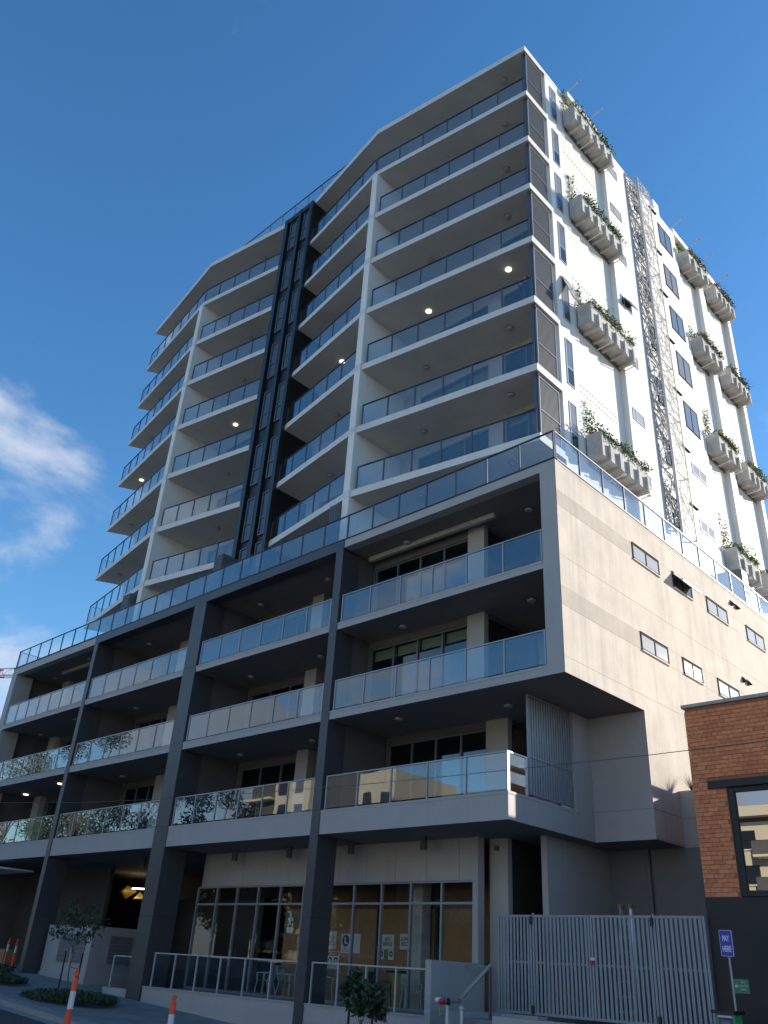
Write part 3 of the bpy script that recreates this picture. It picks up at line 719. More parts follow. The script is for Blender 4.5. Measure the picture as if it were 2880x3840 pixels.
# ---- ground floor
FL = -1.12
pl = MB()
for (a, b) in ((XB2+.05, XA1-.001), (XA2+.001, -4.372)): pl.box(a, b, .02, .24, -2.2, -1.12).box(a, b, -.01, .26, -1.1195, -1.085)
pl.build('plinth', 'grey_paint', AB)
slab(XB2-.2, -4.372, .2405, 8.0, -2.0, FL, 'footpath', 'shop_floor')
MB().box(-4.37, -4.18, .0, 2.15, -2.2, .11).build('end_wall', 'grey_paint', AB)
shop_x = [-4.49-1.17*k for k in range(12)]
# panels above the shopfront
jx = [-4.32]+[-4.99-1.215*k for k in range(11)]
for a, b in zip(jx[1:], jx): MB().box(a+.006, b-.006, 2.06, 2.12, 2.14, Z1b-.006).build('facade_panel', 'grey_paint', AB)
MB().box(jx[-1], -4.33, 2.075, 2.11, 2.15, Z1b-.01).build('panel_core', 'grey_dark', AB)
MB().box(-4.49, -4.301, 2.02, 2.3, FL, Z1b-.003).build('jamb', 'grey_paint', AB)
b = MB(); y = 2.10
b.box(shop_x[-1], -4.4905, y, y+.09, 2.09, 2.139); b.box(shop_x[-1], -4.4905, y, y+.09, FL, FL+.06); b.box(shop_x[-1], -4.4905, y+.002, y+.088, 1.53, 1.59)
for x in shop_x[1:]: b.box(x-.028, x+.028, y-.006, y+.10, FL+.0605, 2.0895)
sf = b.build('shopfront', 'rail_grey', AB)
for a, b in zip(shop_x[1:], shop_x):
    for z0, z1 in ((FL+.06, 1.53), (1.59, 2.09)): ubox('pane', 'shop_glass', ((a+b)/2, y+.045, (z0+z1)/2), (b-a-.058, .012, z1-z0), 0, sf)
MB().box(-14.93, -14.88, 2.02, 2.06, -.35, .15).build('door_handle', 'alu', sf)
# shop interior
ply = MB()
for k in range(7): ply.box(-13.82+1.22*k+.002, -12.60+1.22*k-.002, 3.43, 3.45, FL+.001, 1.52)
ply.build('ply_wall', 'ply', AB)
MB().box(-13.84, -4.5, 3.46, 3.6, FL, Z1b-.003).build('shop_back_wall', 'ply_dark', AB)
for xx in (-9.28, -6.9): MB().box(xx, xx+.09, 3.30, 3.428, FL+.002, 2.5).build('stud', 'room_dark', AB)
MB().box(-7.55, -7.05, 2.9, 3.3, FL+.002, 2.9).build('shop_column', 'planter_concrete', AB)
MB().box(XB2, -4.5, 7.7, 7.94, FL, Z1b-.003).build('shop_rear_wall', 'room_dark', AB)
# balustrade in front of the shop
def rail_run(x0, x1, n):
    balustrade((x0, .12), (x1, .12), -1.084, 1.0, n, 'alu', 'alu', 'glass_low', w=.04)
rail_run(-16.45, -9.15, 6); rail_run(-8.62, -4.38, 4)
for x, y in ((-11.83,1.6),(-8.81,1.5),(-5.86,1.5),(-14.76,1.6),(-20.96,1.8)):
    d = MB().tube((x, y, Z1b-.36), (x, y, Z1b-.002), .10, 14).build('downlight', 'lamp_rim', AB); MB().tube((x, y, Z1b-.366), (x, y, Z1b-.3605), .08, 12).build('lens', 'lamp_off', d)
# undercroft at the left
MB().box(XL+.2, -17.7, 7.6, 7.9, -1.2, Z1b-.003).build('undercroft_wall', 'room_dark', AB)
MB().box(XL+.56, XC1-.01, 3.2, 3.4, -1.2, Z1b-.003).build('garage_wall', 'garage_brown', AB)
MB().box(-31.2, XB1, 5.5, 7.59, gz(-22)+.01, 2.05).build('undercroft_screen', 'black_clad', AB)
for k, (xx, zz, w) in enumerate(((-32.1+.0, 2.52, .95), (-29.6, 2.52, .95), (-28.35, 2.2, .6))):
    m = MB(); y0 = 6.45; c = (xx, y0-.25, zz)
    q = [(xx-w, y0, zz), (xx, y0, zz-.34), (xx+w, y0, zz), (xx, y0, zz+.30)]
    for j in range(4): m.poly([q[j], q[(j+1)%4], c])
    m.build('faceted_panel', 'brass', AB)
tl = MB().tube((-28.43, 6.05, 2.62), (-27.23, 6.05, 2.58), .03, 10).build('tube_light', 'tube_lamp', AB)
pl_ = bpy.data.lights.new('tube_light_glow', 'AREA'); pl_.energy = 3.5; pl_.color = (1, .8, .5); pl_.shape = 'RECTANGLE'; pl_.size = 1.2; pl_.size_y = .06
po = bpy.data.objects.new('tube_light_glow', pl_); COL.objects.link(po); po.parent = AB; po.location = (-28.9+16, 6.0-6, 2.60+1.6); po.rotation_euler = (math.radians(70), 0, 0)
ca = MB().box(-35.5, -29.5, -.2, 1.4, 2.86, 2.93); ca.build('canopy', 'white_cool', AB)
# ---- short glass rail by the letterbox wall
balustrade((-19.05, .15), (-17.82, .15), -1.22, .98, 1, 'alu', 'alu', 'glass_low'); MB().box(-19.2, -17.63, .0, .3, -1.7, -1.225).build('plinth', 'grey_paint', AB)

# letterbox wall
lb = thing('letterbox_wall', 'pale grey block with ribbed letterbox fronts behind the staked young tree', 'letterboxes', (-23.4, .9, gz(-23.4)))
MB().box(-25.2, -21.64, .6, 2.5, gz(-21)-.3, .69).build('block', 'grey_paint', lb)
MB().box(-25.24, -21.60, .56, 2.5, gz(-25.2)-.4, -.98).build('base_course', 'grey_paint', lb)
for (xa, xb) in ((-24.05,-23.12),(-22.95,-22.03)):
    for k in range(7): MB().box(xa, xb, .575, .6, -.60+.145*k+.008, -.60+.145*(k+1)-.004).build('letterbox_door', 'grey_dark', lb)
for k in range(7): MB().box(-21.64, -21.615, 1.38, 2.36, -.58+.14*k+.008, -.58+.14*(k+1)-.004).build('letterbox_door', 'grey_dark', lb)
ok = True

# ================================================================== things around
# ---- brick building
BY, BX = 2.2, 2.0
BB = thing('brick_building', 'low orange brick building with black painted base beside the driveway gate', 'building', (8, 6, -1.9))
wx0, wz0, wz1 = 2.80, 1.68, 3.97
MB().box(BX+.012, wx0, BY+.012, BY+.25, 1.66, 5.96).box(wx0, 14, BY+.012, BY+.25, wz1+.2, 5.96).box(6.4, 14, BY+.012, BY+.25, 1.66, wz1+.2).build('brick_backing', 'mortar', BB)
bw = BB.children[0]
MB().box(BX+.012, 14, BY+.2505, 13, -2.2, 5.5).build('rear_walls', 'mortar', BB)
MB().box(BX-.005, 14, BY-.03, BY+.25, -2.4, 1.655).build('painted_base', 'black_paint', BB)
MB().box(BX-.05, 14.0, BY-.05, BY+.40, 5.965, 6.045).build('coping', 'coping', BB)
MB().box(BX-.05, BX+.3, BY+.401, 13, 5.965, 6.045).build('coping', 'coping', BB)
MB().box(2.38, 7, BY-.045, BY+.2, 4.0, 4.165).build('lintel', 'black_paint', BB)
rr = random.Random(5); row = 0; z = 1.668; bh = .0955
brick_me = {}
bricks = 0
extra = MB()
while z+bh < 5.965:
    off_ = [0, .12, .06, .19][row % 4]; x = BX-off_; 
    while x < 4.6:
        xa, xb = max(x, BX), x+.245
        x += .25
        if xb-xa < .05: continue
        if z+bh > 3.985 and z < 4.17 and xb > 2.385:
            if xa > 2.33: continue
            xb = min(xb, 2.375)
        if z < 3.985 and xb > wx0-.005:
            if xa > wx0-.06: continue
            xb = wx0-.005
        m = rr.choices(['brick_a','brick_b','brick_c'], [5, 3, 3])[0]; dp = rr.uniform(0, .005)
        c = ((xa+xb)/2, BY+.006-dp, z+bh/2); sz = (xb-xa-.002, .024, bh-.010)
        if bricks < 300: ubox('brick', m, c, sz, 0, bw); bricks += 1
        else: extra.box(c[0]-sz[0]/2, c[0]+sz[0]/2, c[1]-.012, c[1]+.012, c[2]-sz[2]/2, c[2]+sz[2]/2)
    z += bh; row += 1
if extra.v: tag(extra.build('bricks', 'brick_a', bw), kind='stuff')
f = MB().box(wx0+.002, wx0+.14, BY+.04, BY+.22, wz0, 3.995).box(wx0+.141, 6.4, BY+.05, BY+.22, 3.89, 3.995).box(wx0+.141, 6.4, BY+.05, BY+.22, wz0, 1.80).build('window', 'black_paint', BB)
ubox('pane', 'pane_mirror', (4.67, BY+.12, 2.845), (3.45, .02, 2.1), 0, f)
MB().box(3.05, 4.2, BY-.036, BY-.0305, -2.0, .31).build('dark_door', 'plastic_black', BB)
# spiky plants on the low roof wall behind the gate
def spiky(x, y, z, n, h, label):
    b = MB()
    for k in range(n):
        a = R.uniform(0, 6.28); l = h*R.uniform(.6, 1.15); t = R.uniform(.15, .75); w = .011; dx, dy = math.cos(a), math.sin(a); prev = None
        for j in range(5):
            s = j/4; px = x+dx*l*t*s; py = y+dy*l*t*s; pz = z+l*(s-.42*t*s*s); ww = w*(1-s*.9)
            cur = ((px-dy*ww, py+dx*ww, pz), (px+dy*ww, py-dx*ww, pz))
            if prev: b.poly([prev[0], prev[1], cur[1], cur[0]])
            prev = cur
    o = b.build('spiky_plant', 'leaf_olive'); tag(o, label, 'plant', 'spiky plants on the low wall')
spiky(.34, 5.85, 4.74, 46, .62, 'spiky grass plant on the low wall, closer to the concrete side wall')
spiky(.95, 5.85, 4.74, 46, .66, 'spiky grass plant on the low wall, closer to the brick building')
# ---- gate and fence panels
GY, GT, GB = 2.05, 1.275, -.93
def gate_panel(name, label, cat, x0, x1, n, lock=False):
    t = thing(name, label, cat, ((x0+x1)/2, GY, GB-.1))
    b = MB().box(x0, x1, GY-.025, GY+.025, GT-.055, GT).box(x0, x1, GY-.025, GY+.025, GB, GB+.06).box(x0, x0+.055, GY-.024, GY+.024, GB+.0605, GT-.0555).box(x1-.055, x1, GY-.024, GY+.024, GB+.0605, GT-.0555)
    b.box(x0+.056, x1-.056, GY+.005, GY+.03, .175, .225); b.build('frame', 'gate_grey', t)
    w = (x1-x0-.11)/n
    for k in range(n): ubox('slat', 'gate_grey', (x0+.055+w*(k+.5), GY-.008, (GT+GB)/2), (w*.56, .024, GT-GB-.117), 0, t)
    if lock:
        MB().box(x0+.0, x0+.12, GY-.07, GY-.026, .30, .36).build('latch', 'reflective', t); MB().box(x0-.02, x0+.05, GY-.085, GY-.045, .22, .299).build('padlock', 'red', t)
    return t
gate_panel('fence_panel', 'narrow grey slatted fence panel beside the shop corner', 'fence', -3.66, -2.61, 9)
gl = gate_panel('gate', 'grey slatted gate leaf on the left of the padlock', 'gate', -2.58, -.93, 14)
gr = gate_panel('gate', 'grey slatted gate leaf on the right with the red padlock', 'gate', -.91, .71, 13, True)
gate_panel('fence_panel', 'grey slatted fence panel against the brick building', 'fence', .74, 1.985, 10)
for t, xx in ((gl, -2.595), (gr, .725)):
    for zz in (1.14, -.82): MB().tube((xx, GY-.05, zz-.09), (xx, GY-.05, zz+.09), .038, 10).build('hinge', 'plastic_black', t)
for xx in (-2.6, .72): 
    b = MB().box(xx-.02, xx+.02, GY+.035, GY+.09, -1.1, GT+.05); o = b.build('gate_post', 'gate_grey', AB)
tag(MB().box(-4.17, 14, .0, 5.7, -2.4, -1.05).build('driveway', 'driveway'), kind='structure')
# stepladder behind the gate
t = thing('stepladder', 'stepladder with orange caps showing over the gate', 'ladder', (-1.0, 4.0, -1.05))
for sx in (-1, 1):
    MB().bar((-1.0+sx*.27, 3.65, -1.05), (-1.0+sx*.14, 4.0, 1.62), .06, .025).build('rail', 'alu', t); MB().bar((-1.0+sx*.27, 4.5, -1.05), (-1.0+sx*.14, 4.05, 1.60), .05, .025).build('rear_leg', 'alu', t)
    MB().box(-1.0+sx*.14-.05, -1.0+sx*.14+.05, 3.95, 4.12, 1.59, 1.68).build('cap', 'cardboard', t)
for k in range(7): zz = -.75+.33*k; s = (zz+1.05)/2.67; MB().box(-1.0-.27+.13*s, -1.0+.27-.13*s, 3.62+.35*s, 3.70+.35*s, zz-.012, zz+.012).build('tread', 'alu', t)
# low walls, rail and fire hose booster in front of the gate
lw = MB().box(-3.42, -3.21, -.35, 1.9, -2.2, -.93).box(-3.2095, -2.12, 1.5, 1.9, -2.2, -.94); tag(lw.build('low_wall', 'grey_paint'), 'low grey wall beside the hose couplings, in front of the fence', 'wall')
tag(MB().box(-2.1, 6, -.32, -.005, -2.2, -.94).build('low_wall', 'grey_paint'), 'long low grey wall under the slatted gates', 'wall')
h = thing('handrail', 'steel handrail sloping up beside the shop end wall', 'handrail', (-3.0, .45, -.9))
MB().bar((-3.72, .42, -.785), (-2.68, .42, .075), .035, .07).build('top_rail', 'gate_grey', h); MB().box(-2.73, -2.685, .39, .45, -1.05, .03).build('post', 'post_dark', h); MB().bar((-2.70, .42, .03), (-4.17, 1.4, .03), .03, .03).build('wall_rail', 'gate_grey', h)
fb = thing('hose_coupling', 'pipe with red and white fire hose couplings by the grey wall', 'pipe', (-3.3, -.5, -1.9))
MB().tube((-3.24, -.5, -1.9), (-3.24, -.5, -.80), .035, 12).build('riser', 'reflective', fb); MB().tube((-3.35, -.5, -.73), (-2.88, -.5, -.70), .05, 12).build('manifold', 'grey_dark', fb)
MB().tube((-3.42, -.53, -.745), (-3.28, -.53, -.735), .065, 14).build('red_cap', 'red', fb); MB().tube((-3.54, -.53, -.72), (-3.4205, -.53, -.71), .055, 14).build('white_cap', 'sign_white', fb)
MB().tube((-3.20, -.57, -.73), (-3.15, -.52, -.73), .07, 14).build('valve_wheel', 'plastic_black', fb); MB().box(-3.47, -3.43, -.52, -.50, -1.02, -.86).build('tag', 'yellow', fb)
MB().tube((-2.82, -.5, -1.9), (-2.82, -.5, -.88), .04, 12).lathe((-2.82, -.5, -.88), [(.04, 0), (.07, .02), (.07, .05), (.03, .09)], 12).build('second_riser', 'alu', fb)
# ---- signs
ROT = (math.radians(90), 0, 0)
def rounded(x0, x1, z0, z1, y0, y1, r, n=5):
    pts = []
    for cx, cz, a0 in ((x1-r, z1-r, 0), (x0+r, z1-r, 90), (x0+r, z0+r, 180), (x1-r, z0+r, 270)):
        for k in range(n+1): a = math.radians(a0+90*k/n); pts.append((cx+r*math.cos(a), cz+r*math.sin(a)))
    b = MB(); i = 0; n_ = len(pts); b.v = [(p[0], y0, p[1]) for p in pts]+[(p[0], y1, p[1]) for p in pts]
    b.f.append(tuple(range(n_))); b.f.append(tuple(range(2*n_-1, n_-1, -1)))
    for k in range(n_): b.f.append((k, n_+k, n_+(k+1)%n_, (k+1)%n_))
    return b
ps = thing('pay_sign', 'blue PAY HERE sign on a thin pole by the black wall', 'sign', (2.84, 1.03, -1.9))
MB().tube((2.86, 1.05, -1.9), (2.86, 1.05, .72), .024, 10).build('pole', 'rail_grey', ps)
rounded(2.725, 2.985, .455, .935, .995, 1.02, .025).build('border', 'sign_white', ps); rounded(2.734, 2.976, .464, .926, .990, .9945, .022).build('face', 'sign_blue', ps)
text_mesh('PAY', 'sign_white', ps, (2.855, .9885, .775), .15, ROT, bold=.004, xscale=.53); text_mesh('HERE', 'sign_white', ps, (2.857, .9885, .585), .15, ROT, bold=.004, xscale=.53)
gs = thing('assembly_sign', 'green rectangular notice with white arrow on the black wall', 'sign', (2.57, 2.15, -.2))
rounded(2.41, 2.735, -.185, .075, 2.155, 2.168, .02).build('face', 'sign_green', gs)
text_mesh('Fire', 'reflective', gs, (2.615, 2.152, .02), .055, ROT); text_mesh('assembly', 'reflective', gs, (2.615, 2.152, -.045), .05, ROT); text_mesh('point', 'reflective', gs, (2.615, 2.152, -.11), .055, ROT)
MB().poly([(2.43,2.152,-.055),(2.465,2.152,-.02),(2.465,2.152,-.04),(2.50,2.152,-.04),(2.50,2.152,-.07),(2.465,2.152,-.07),(2.465,2.152,-.09)][::-1]).build('arrow', 'reflective', gs)
tm = thing('ticket_machine', 'parking ticket machine with green edged blue screen below the PAY HERE sign', 'machine', (2.74, .95, -1.9))
MB().box(2.56, 2.92, .80, 1.15, -1.9, -.56).build('body', 'lime', tm); MB().box(2.50, 2.97, .70, 1.2, -.5595, -.50).build('hood', 'plastic_black', tm)
MB().box(2.60, 2.88, .785, .7995, -1.3, -.57).build('face', 'boot_blue', tm); MB().box(2.60, 2.88, .778, .7845, -.62, -.585).build('lit_strip', 'sign_white', tm); MB().box(2.64, 2.84, .776, .7845, -1.0, -.67).build('bezel', 'grey_dark', tm); MB().box(2.69, 2.79, .772, .7755, -.80, -.70).build('screen', 'cardboard', tm)
# signs on the plywood
def wsign(name, label, x0, x1, z0, z1, m='sign_white'):
    t = thing(name, label, 'sign', ((x0+x1)/2, 3.42, z0)); MB().box(x0, x1, 3.416, 3.425, z0, z1).build('board', m, t); return t
YT = 3.4145
t = wsign('room_sign', 'white LUNCH ROOM sign on the plywood', -8.36, -7.86, .41, .83); text_mesh('LUNCH\nROOM', 'ink', t, (-8.11, YT, .62), .15, ROT, bold=.003, xscale=.85)
t = wsign('room_sign', 'white SITE OFFICE sign on the plywood', -9.17, -8.61, .39, .80); text_mesh('SITE\nOFFICE', 'ink', t, (-8.88, YT, .595), .14, ROT, bold=.003, xscale=.85)
def disc(cx, cz, rx, rz, m, parent, y=YT):
    b = MB(); b.poly([(cx+rx*math.cos(2*math.pi*k/20), y, cz+rz*math.sin(2*math.pi*k/20)) for k in range(20)]); return b.build('disc', m, parent)
t = wsign('safety_sign', 'blue and white foot protection sign with a boot', -10.93, -10.52, .24, .79); disc(-10.72, .59, .155, .17, 'boot_blue', t)
MB().poly([(-10.78,YT-.002,.70),(-10.78,YT-.002,.50),(-10.62,YT-.002,.50),(-10.62,YT-.002,.535),(-10.71,YT-.002,.575),(-10.71,YT-.002,.70)][::-1]).build('boot', 'sign_white', t)
text_mesh('FOOT\nPROTECTION\nMUST BE WORN', 'boot_blue', t, (-10.72, YT, .325), .05, ROT)
t = wsign('safety_sign', 'white text notice next to the boot sign', -10.51, -10.06, .24, .80)
t = wsign('safety_sign', 'white ALL VISITORS MUST REPORT TO SITE OFFICE notice', -11.52, -11.16, .33, .86); text_mesh('ALL\nVISITORS\nMUST\nREPORT TO\nSITE OFFICE', 'ink', t, (-11.34, YT, .60), .075, ROT, bold=.001, xscale=.8)
t = wsign('safety_sign', 'red and white DANGER notice below the visitors notice', -11.52, -10.98, -.23, .27); MB().box(-11.50, -11.0, 3.412, 3.4155, .14, .25).build('band', 'sign_red', t); text_mesh('DANGER', 'sign_white', t, (-11.25, 3.4105, .195), .085, ROT, bold=.002)
for dx in (-11.39, -11.12): 
    disc(dx, 0.02, .085, .09, 'ink', t); disc(dx, -.01, .06, .07, 'sign_white', t, YT-.002)
for a, b, lb_ in ((-9.22,-9.02,'small blue disc safety sign at the left of the SITE OFFICE sign'),(-8.82,-8.60,'small blue disc safety sign below the LUNCH ROOM side of the door')):
    t = wsign('safety_sign', lb_, a, b, .11, .38); disc((a+b)/2, .27, .075, .08, 'boot_blue', t); disc((a+b)/2, .265, .035, .035, 'sign_white', t, YT-.002)
t = thing('first_aid_sign', 'green first aid sign with white cross on the shop glass', 'sign', (-12.5, 2.4, .6))
fx, fz = -12.24, 1.12
MB().box(fx-.17, fx+.17, 2.300, 2.306, fz-.42, fz+.20).build('board', 'sign_green', t); MB().box(fx-.045, fx+.045, 2.294, 2.299, fz-.16, fz+.16).box(fx-.13, fx-.0455, 2.294, 2.299, fz-.045, fz+.045).box(fx+.0455, fx+.13, 2.294, 2.299, fz-.045, fz+.045).build('cross', 'sign_white', t)
MB().box(fx-.15, fx+.15, 2.294, 2.299, fz-.40, fz-.24).build('strip', 'sign_white', t); text_mesh('FIRST AID', 'sign_green', t, (fx, 2.292, fz-.32), .055, ROT)
# ---- plastic chairs, bin, table inside the shop
def chair(label, x, y, rz, m='plastic_white'):
    t = thing('plastic_chair', label, 'chair', (x, y, FL), 'plastic chairs in the shop')
    M_ = Matrix.Translation((x, y, FL)) @ Matrix.Rotation(rz, 4, 'Z')
    def P(*p): return tuple(M_ @ Vector(p))
    def bars(name, L_):
        b = MB()
        for a, c, w, h in L_: b.bar(P(*a), P(*c), w, h)
        return b.build(name, m, t)
    for sx in (-1, 1):
        bars('leg', [((sx*.25,-.24,0),(sx*.21,-.20,.43),.05,.03)]); bars('leg', [((sx*.24,.28,0),(sx*.20,.18,.43),.05,.03)])
        bars('armrest', [((sx*.25,-.2,.64),(sx*.24,.2,.66),.05,.03),((sx*.22,-.2,.44),(sx*.25,-.21,.64),.05,.03)])
    b = MB(); n = 7
    for i in range(n):
        for j in range(5): b.v.append(P(-.22+.44*j/4, -.22+.42*i/(n-1), .44-.025*math.sin(math.pi*j/4)-.02*(i/(n-1))))
    for i in range(n-1):
        for j in range(4): q = i*5+j; b.f.append((q, q+1, q+6, q+5))
    b.build('seat', m, t)
    b = MB()
    for j in range(7):
        u = -1+2*j/6; w = .035
        if j in (0, 6): b.bar(P(u*.22, .20, .44), P(u*.20, .31, .86-.06*abs(u)), .05, .03)
        else: b.bar(P(u*.21, .215+.03*(1-u*u), .46), P(u*.19, .315+.03*(1-u*u), .86), .045, .012)
    b.bar(P(-.21, .31, .84), P(.21, .31, .84), .04, .09); b.build('backrest', m, t)
    return t
chair('white plastic chair turned sideways left of the charcoal column', -13.9, 2.9, -1.2)
chair('white plastic chair close against the left of the charcoal column', -12.85, 2.95, 1.9)
chair('white plastic chair just right of the charcoal column', -11.05, 2.85, 1.4)
chair('white plastic chair behind the small tree', -9.45, 2.95, 3.0)
chair('white plastic chair at the right end behind the shop window', -7.15, 2.65, 1.0)
chair('black plastic chair in front of the yellow bin', -8.45, 2.75, 1.57, 'plastic_black')
t = thing('wheelie_bin', 'yellow bin with dark lid inside the shop', 'bin', (-8.1, 3.1, FL))
MB().prism([(-8.32,2.98),(-7.86,2.98),(-7.86,3.36),(-8.32,3.36)], FL+.02, -.24).build('body', 'yellow', t); MB().box(-8.40, -7.80, 2.9, 3.38, -.239, -.17).build('lid', 'plastic_black', t)
# ---- orange marker posts
def marker(label, x, y, h=1.08, loop=True):
    z = gz(x) - (.12 if -13 < y < -4.95 else 0)
    t = thing('marker_post', label, 'marker post', (x, y, z), 'orange marker posts')
    zb = z+h-.52; zc = z+h-.27
    MB().lathe((x, y, z), [(.052,0),(.047,zb-z)], 14).build('tube', 'orange', t); MB().lathe((x, y, zb+.0005), [(.048,0),(.046,.249)], 14).build('band', 'reflective', t); MB().lathe((x, y, zc), [(.046,0),(.044,.15),(.030,.17),(.022,.19),(.036,.21),(.036,.245),(.02,.26)], 14).build('cap', 'orange', t)
    MB().lathe((x, y, z), [(.2,0),(.19,.035),(.07,.06)], 16).build('foot', 'plastic_black', t)
    if loop: MB().bar((x-.035, y, z+h-.02), (x, y, z+h+.08), .02, .015).bar((x+.035, y, z+h-.02), (x, y, z+h+.08), .02, .015).build('loop', 'orange', t)
marker('orange and white marker post, left one of the distant pair', -28.48, .59, loop=False)
marker('orange and white marker post, right one of the distant pair', -27.67, .57, loop=False)
marker('large orange and white marker post in front of the staked tree', -3.35, -9.86, 1.52)
marker('orange marker post in front of the low plinth of the shop', -1.84, -8.95, 1.31, False)
t = tag(MB().box(-30.4, -29.6, 1.0, 1.6, gz(-30), gz(-30)+.55).build('cardboard_box', 'cardboard'), 'brown carton standing by the wall behind the distant marker posts', 'box')
# ---- overhead cable
pts = [(-60,-3,6.9),(-40,-3,5.75),(-24.58,-3,4.86),(-17.91,-3,4.36),(-12.8,-3,4.08),(-8.8,-3,3.91),(-4.2,-3,3.74),(-1.89,-3,3.69),(.98,-3,3.64),(3.56,-3,3.60),(5.74,-3,3.6),(12,-3,3.62),(30,-3,3.9)]
cw_ = MB()
for a, b in zip(pts, pts[1:]): cw_.tube(a, b, .007, 6, cap=False)
tag(cw_.build('overhead_cable', 'wire'), 'thin dark cable strung across the front of the building', 'cable')
# ---- plants
def foliage(name, m, parent, blobs, n, size, flat=0.0, asp=.45):
    b = MB()
    for (c, r) in blobs:
        for k in range(int(n*R.uniform(.8,1.2))):
            d = Vector((R.gauss(0,1), R.gauss(0,1), R.gauss(0,1))).normalized()*(R.random()**.45)
            b.leaf((c[0]+d.x*r[0], c[1]+d.y*r[1], c[2]+d.z*r[2]), size*R.uniform(.6,1.25), flat, asp)
    return b.build(name, m, parent)
def young_tree(label, x, y, h, cr, base_r, leaf, m, n=260, trunk_h=None):
    z = gz(x); t = thing('young_tree', label, 'tree', (x, y, z)); b = MB(); p = Vector((x, y, z-.1)); th = trunk_h or h*.55
    segs = 5; r = base_r
    for k in range(segs):
        q = Vector((x+R.uniform(-.04,.04), y+R.uniform(-.04,.04), z+th*(k+1)/segs)); b.tube(p, q, r, 8, r*.88); p = q; r *= .88
    blobs = []
    for k in range(11):
        a = 6.283*k/11+R.uniform(-.3,.3); e = R.uniform(.15, 1.0); l = cr*R.uniform(.55, 1.0)
        q = Vector((x+math.cos(a)*l*(1-.4*e), y+math.sin(a)*l*(1-.4*e), z+th+(h-th)*e*R.uniform(.7,1))); b.tube(p-Vector((0,0,R.uniform(0,.3))), q, r*.45, 5, r*.12)
        blobs.append((q, (cr*.36, cr*.36, cr*.30)))
    b.build('trunk', 'trunk', t); foliage('crown', m, t, blobs, n/11*2.2, leaf); return t
young_tree('young street tree tied between two dark stakes left of the charcoal column', -17.81, -2.15, 2.75, .95, .03, .16, 'leaf_dark', 210, 1.45)
def stake(label, x, y, h):
    t = tag(MB().tube((x, y, gz(x)-.2), (x, y, gz(x)+h), .028, 8).build('tree_stake', 'stake'), label, 'stake', 'tree stakes'); return t
stake('dark stake on the left of the young street tree', -18.55, -2.0, 1.22); stake('dark stake on the right of the young street tree', -17.25, -2.1, 1.25)
tag(MB().tube((-17.25, -2.1, gz(-17.2)+.78), (-17.8, -2.15, gz(-17.8)+.82), .008, 6).build('tree_tie', 'stake'), 'dark strap tying the young tree to its right stake', 'strap')
def bush(label, x, y, rx, ry, h, m='leaf_dark', n=1500):
    b = MB(); z = gz(x)
    for k in range(n):
        a = R.uniform(0, 6.283); q = math.sqrt(R.random()); px, py = x+math.cos(a)*rx*q, y+math.sin(a)*ry*q; hh = h*(1-.55*q**3)*R.uniform(.35, 1)
        l = R.uniform(.12,.2); dx, dy = R.gauss(0,.5)*l, R.gauss(0,.5)*l; w = .012
        b.poly([(px-w, py, z), (px+w, py, z), (px+dx*.6+w*.7, py+dy*.6, z+hh*.7), (px+dx, py+dy, z+hh), (px+dx*.6-w*.7, py+dy*.6, z+hh*.7)])
        b.leaf((px+dx*.5, py+dy*.5, z+hh*.8), .09)
    tag(b.build('ground_cover_bush', m), label, 'bush', 'bushes in the footpath')
bush('dark low bush round the foot of the staked young tree', -16.4, -2.75, 1.9, 1.25, .34, n=4200)
bush('dark low bush cut off by the left edge of the picture', -21.5, -2.9, 1.5, 1.0, .34, n=1800)
bush('dark low bush at the foot of the distant marker posts', -26.3, -.9, 1.5, .55, .2, n=1200)
young_tree('small leafy tree with two stakes in front of the shop window', -4.3, -2.2, 1.62, .52, .022, .16, 'leaf_dark', 520, .72)
stake('dark stake left of the small tree at the shop', -4.72, -2.2, 1.15); stake('dark stake right of the small tree at the shop', -3.98, -2.2, 1.12)
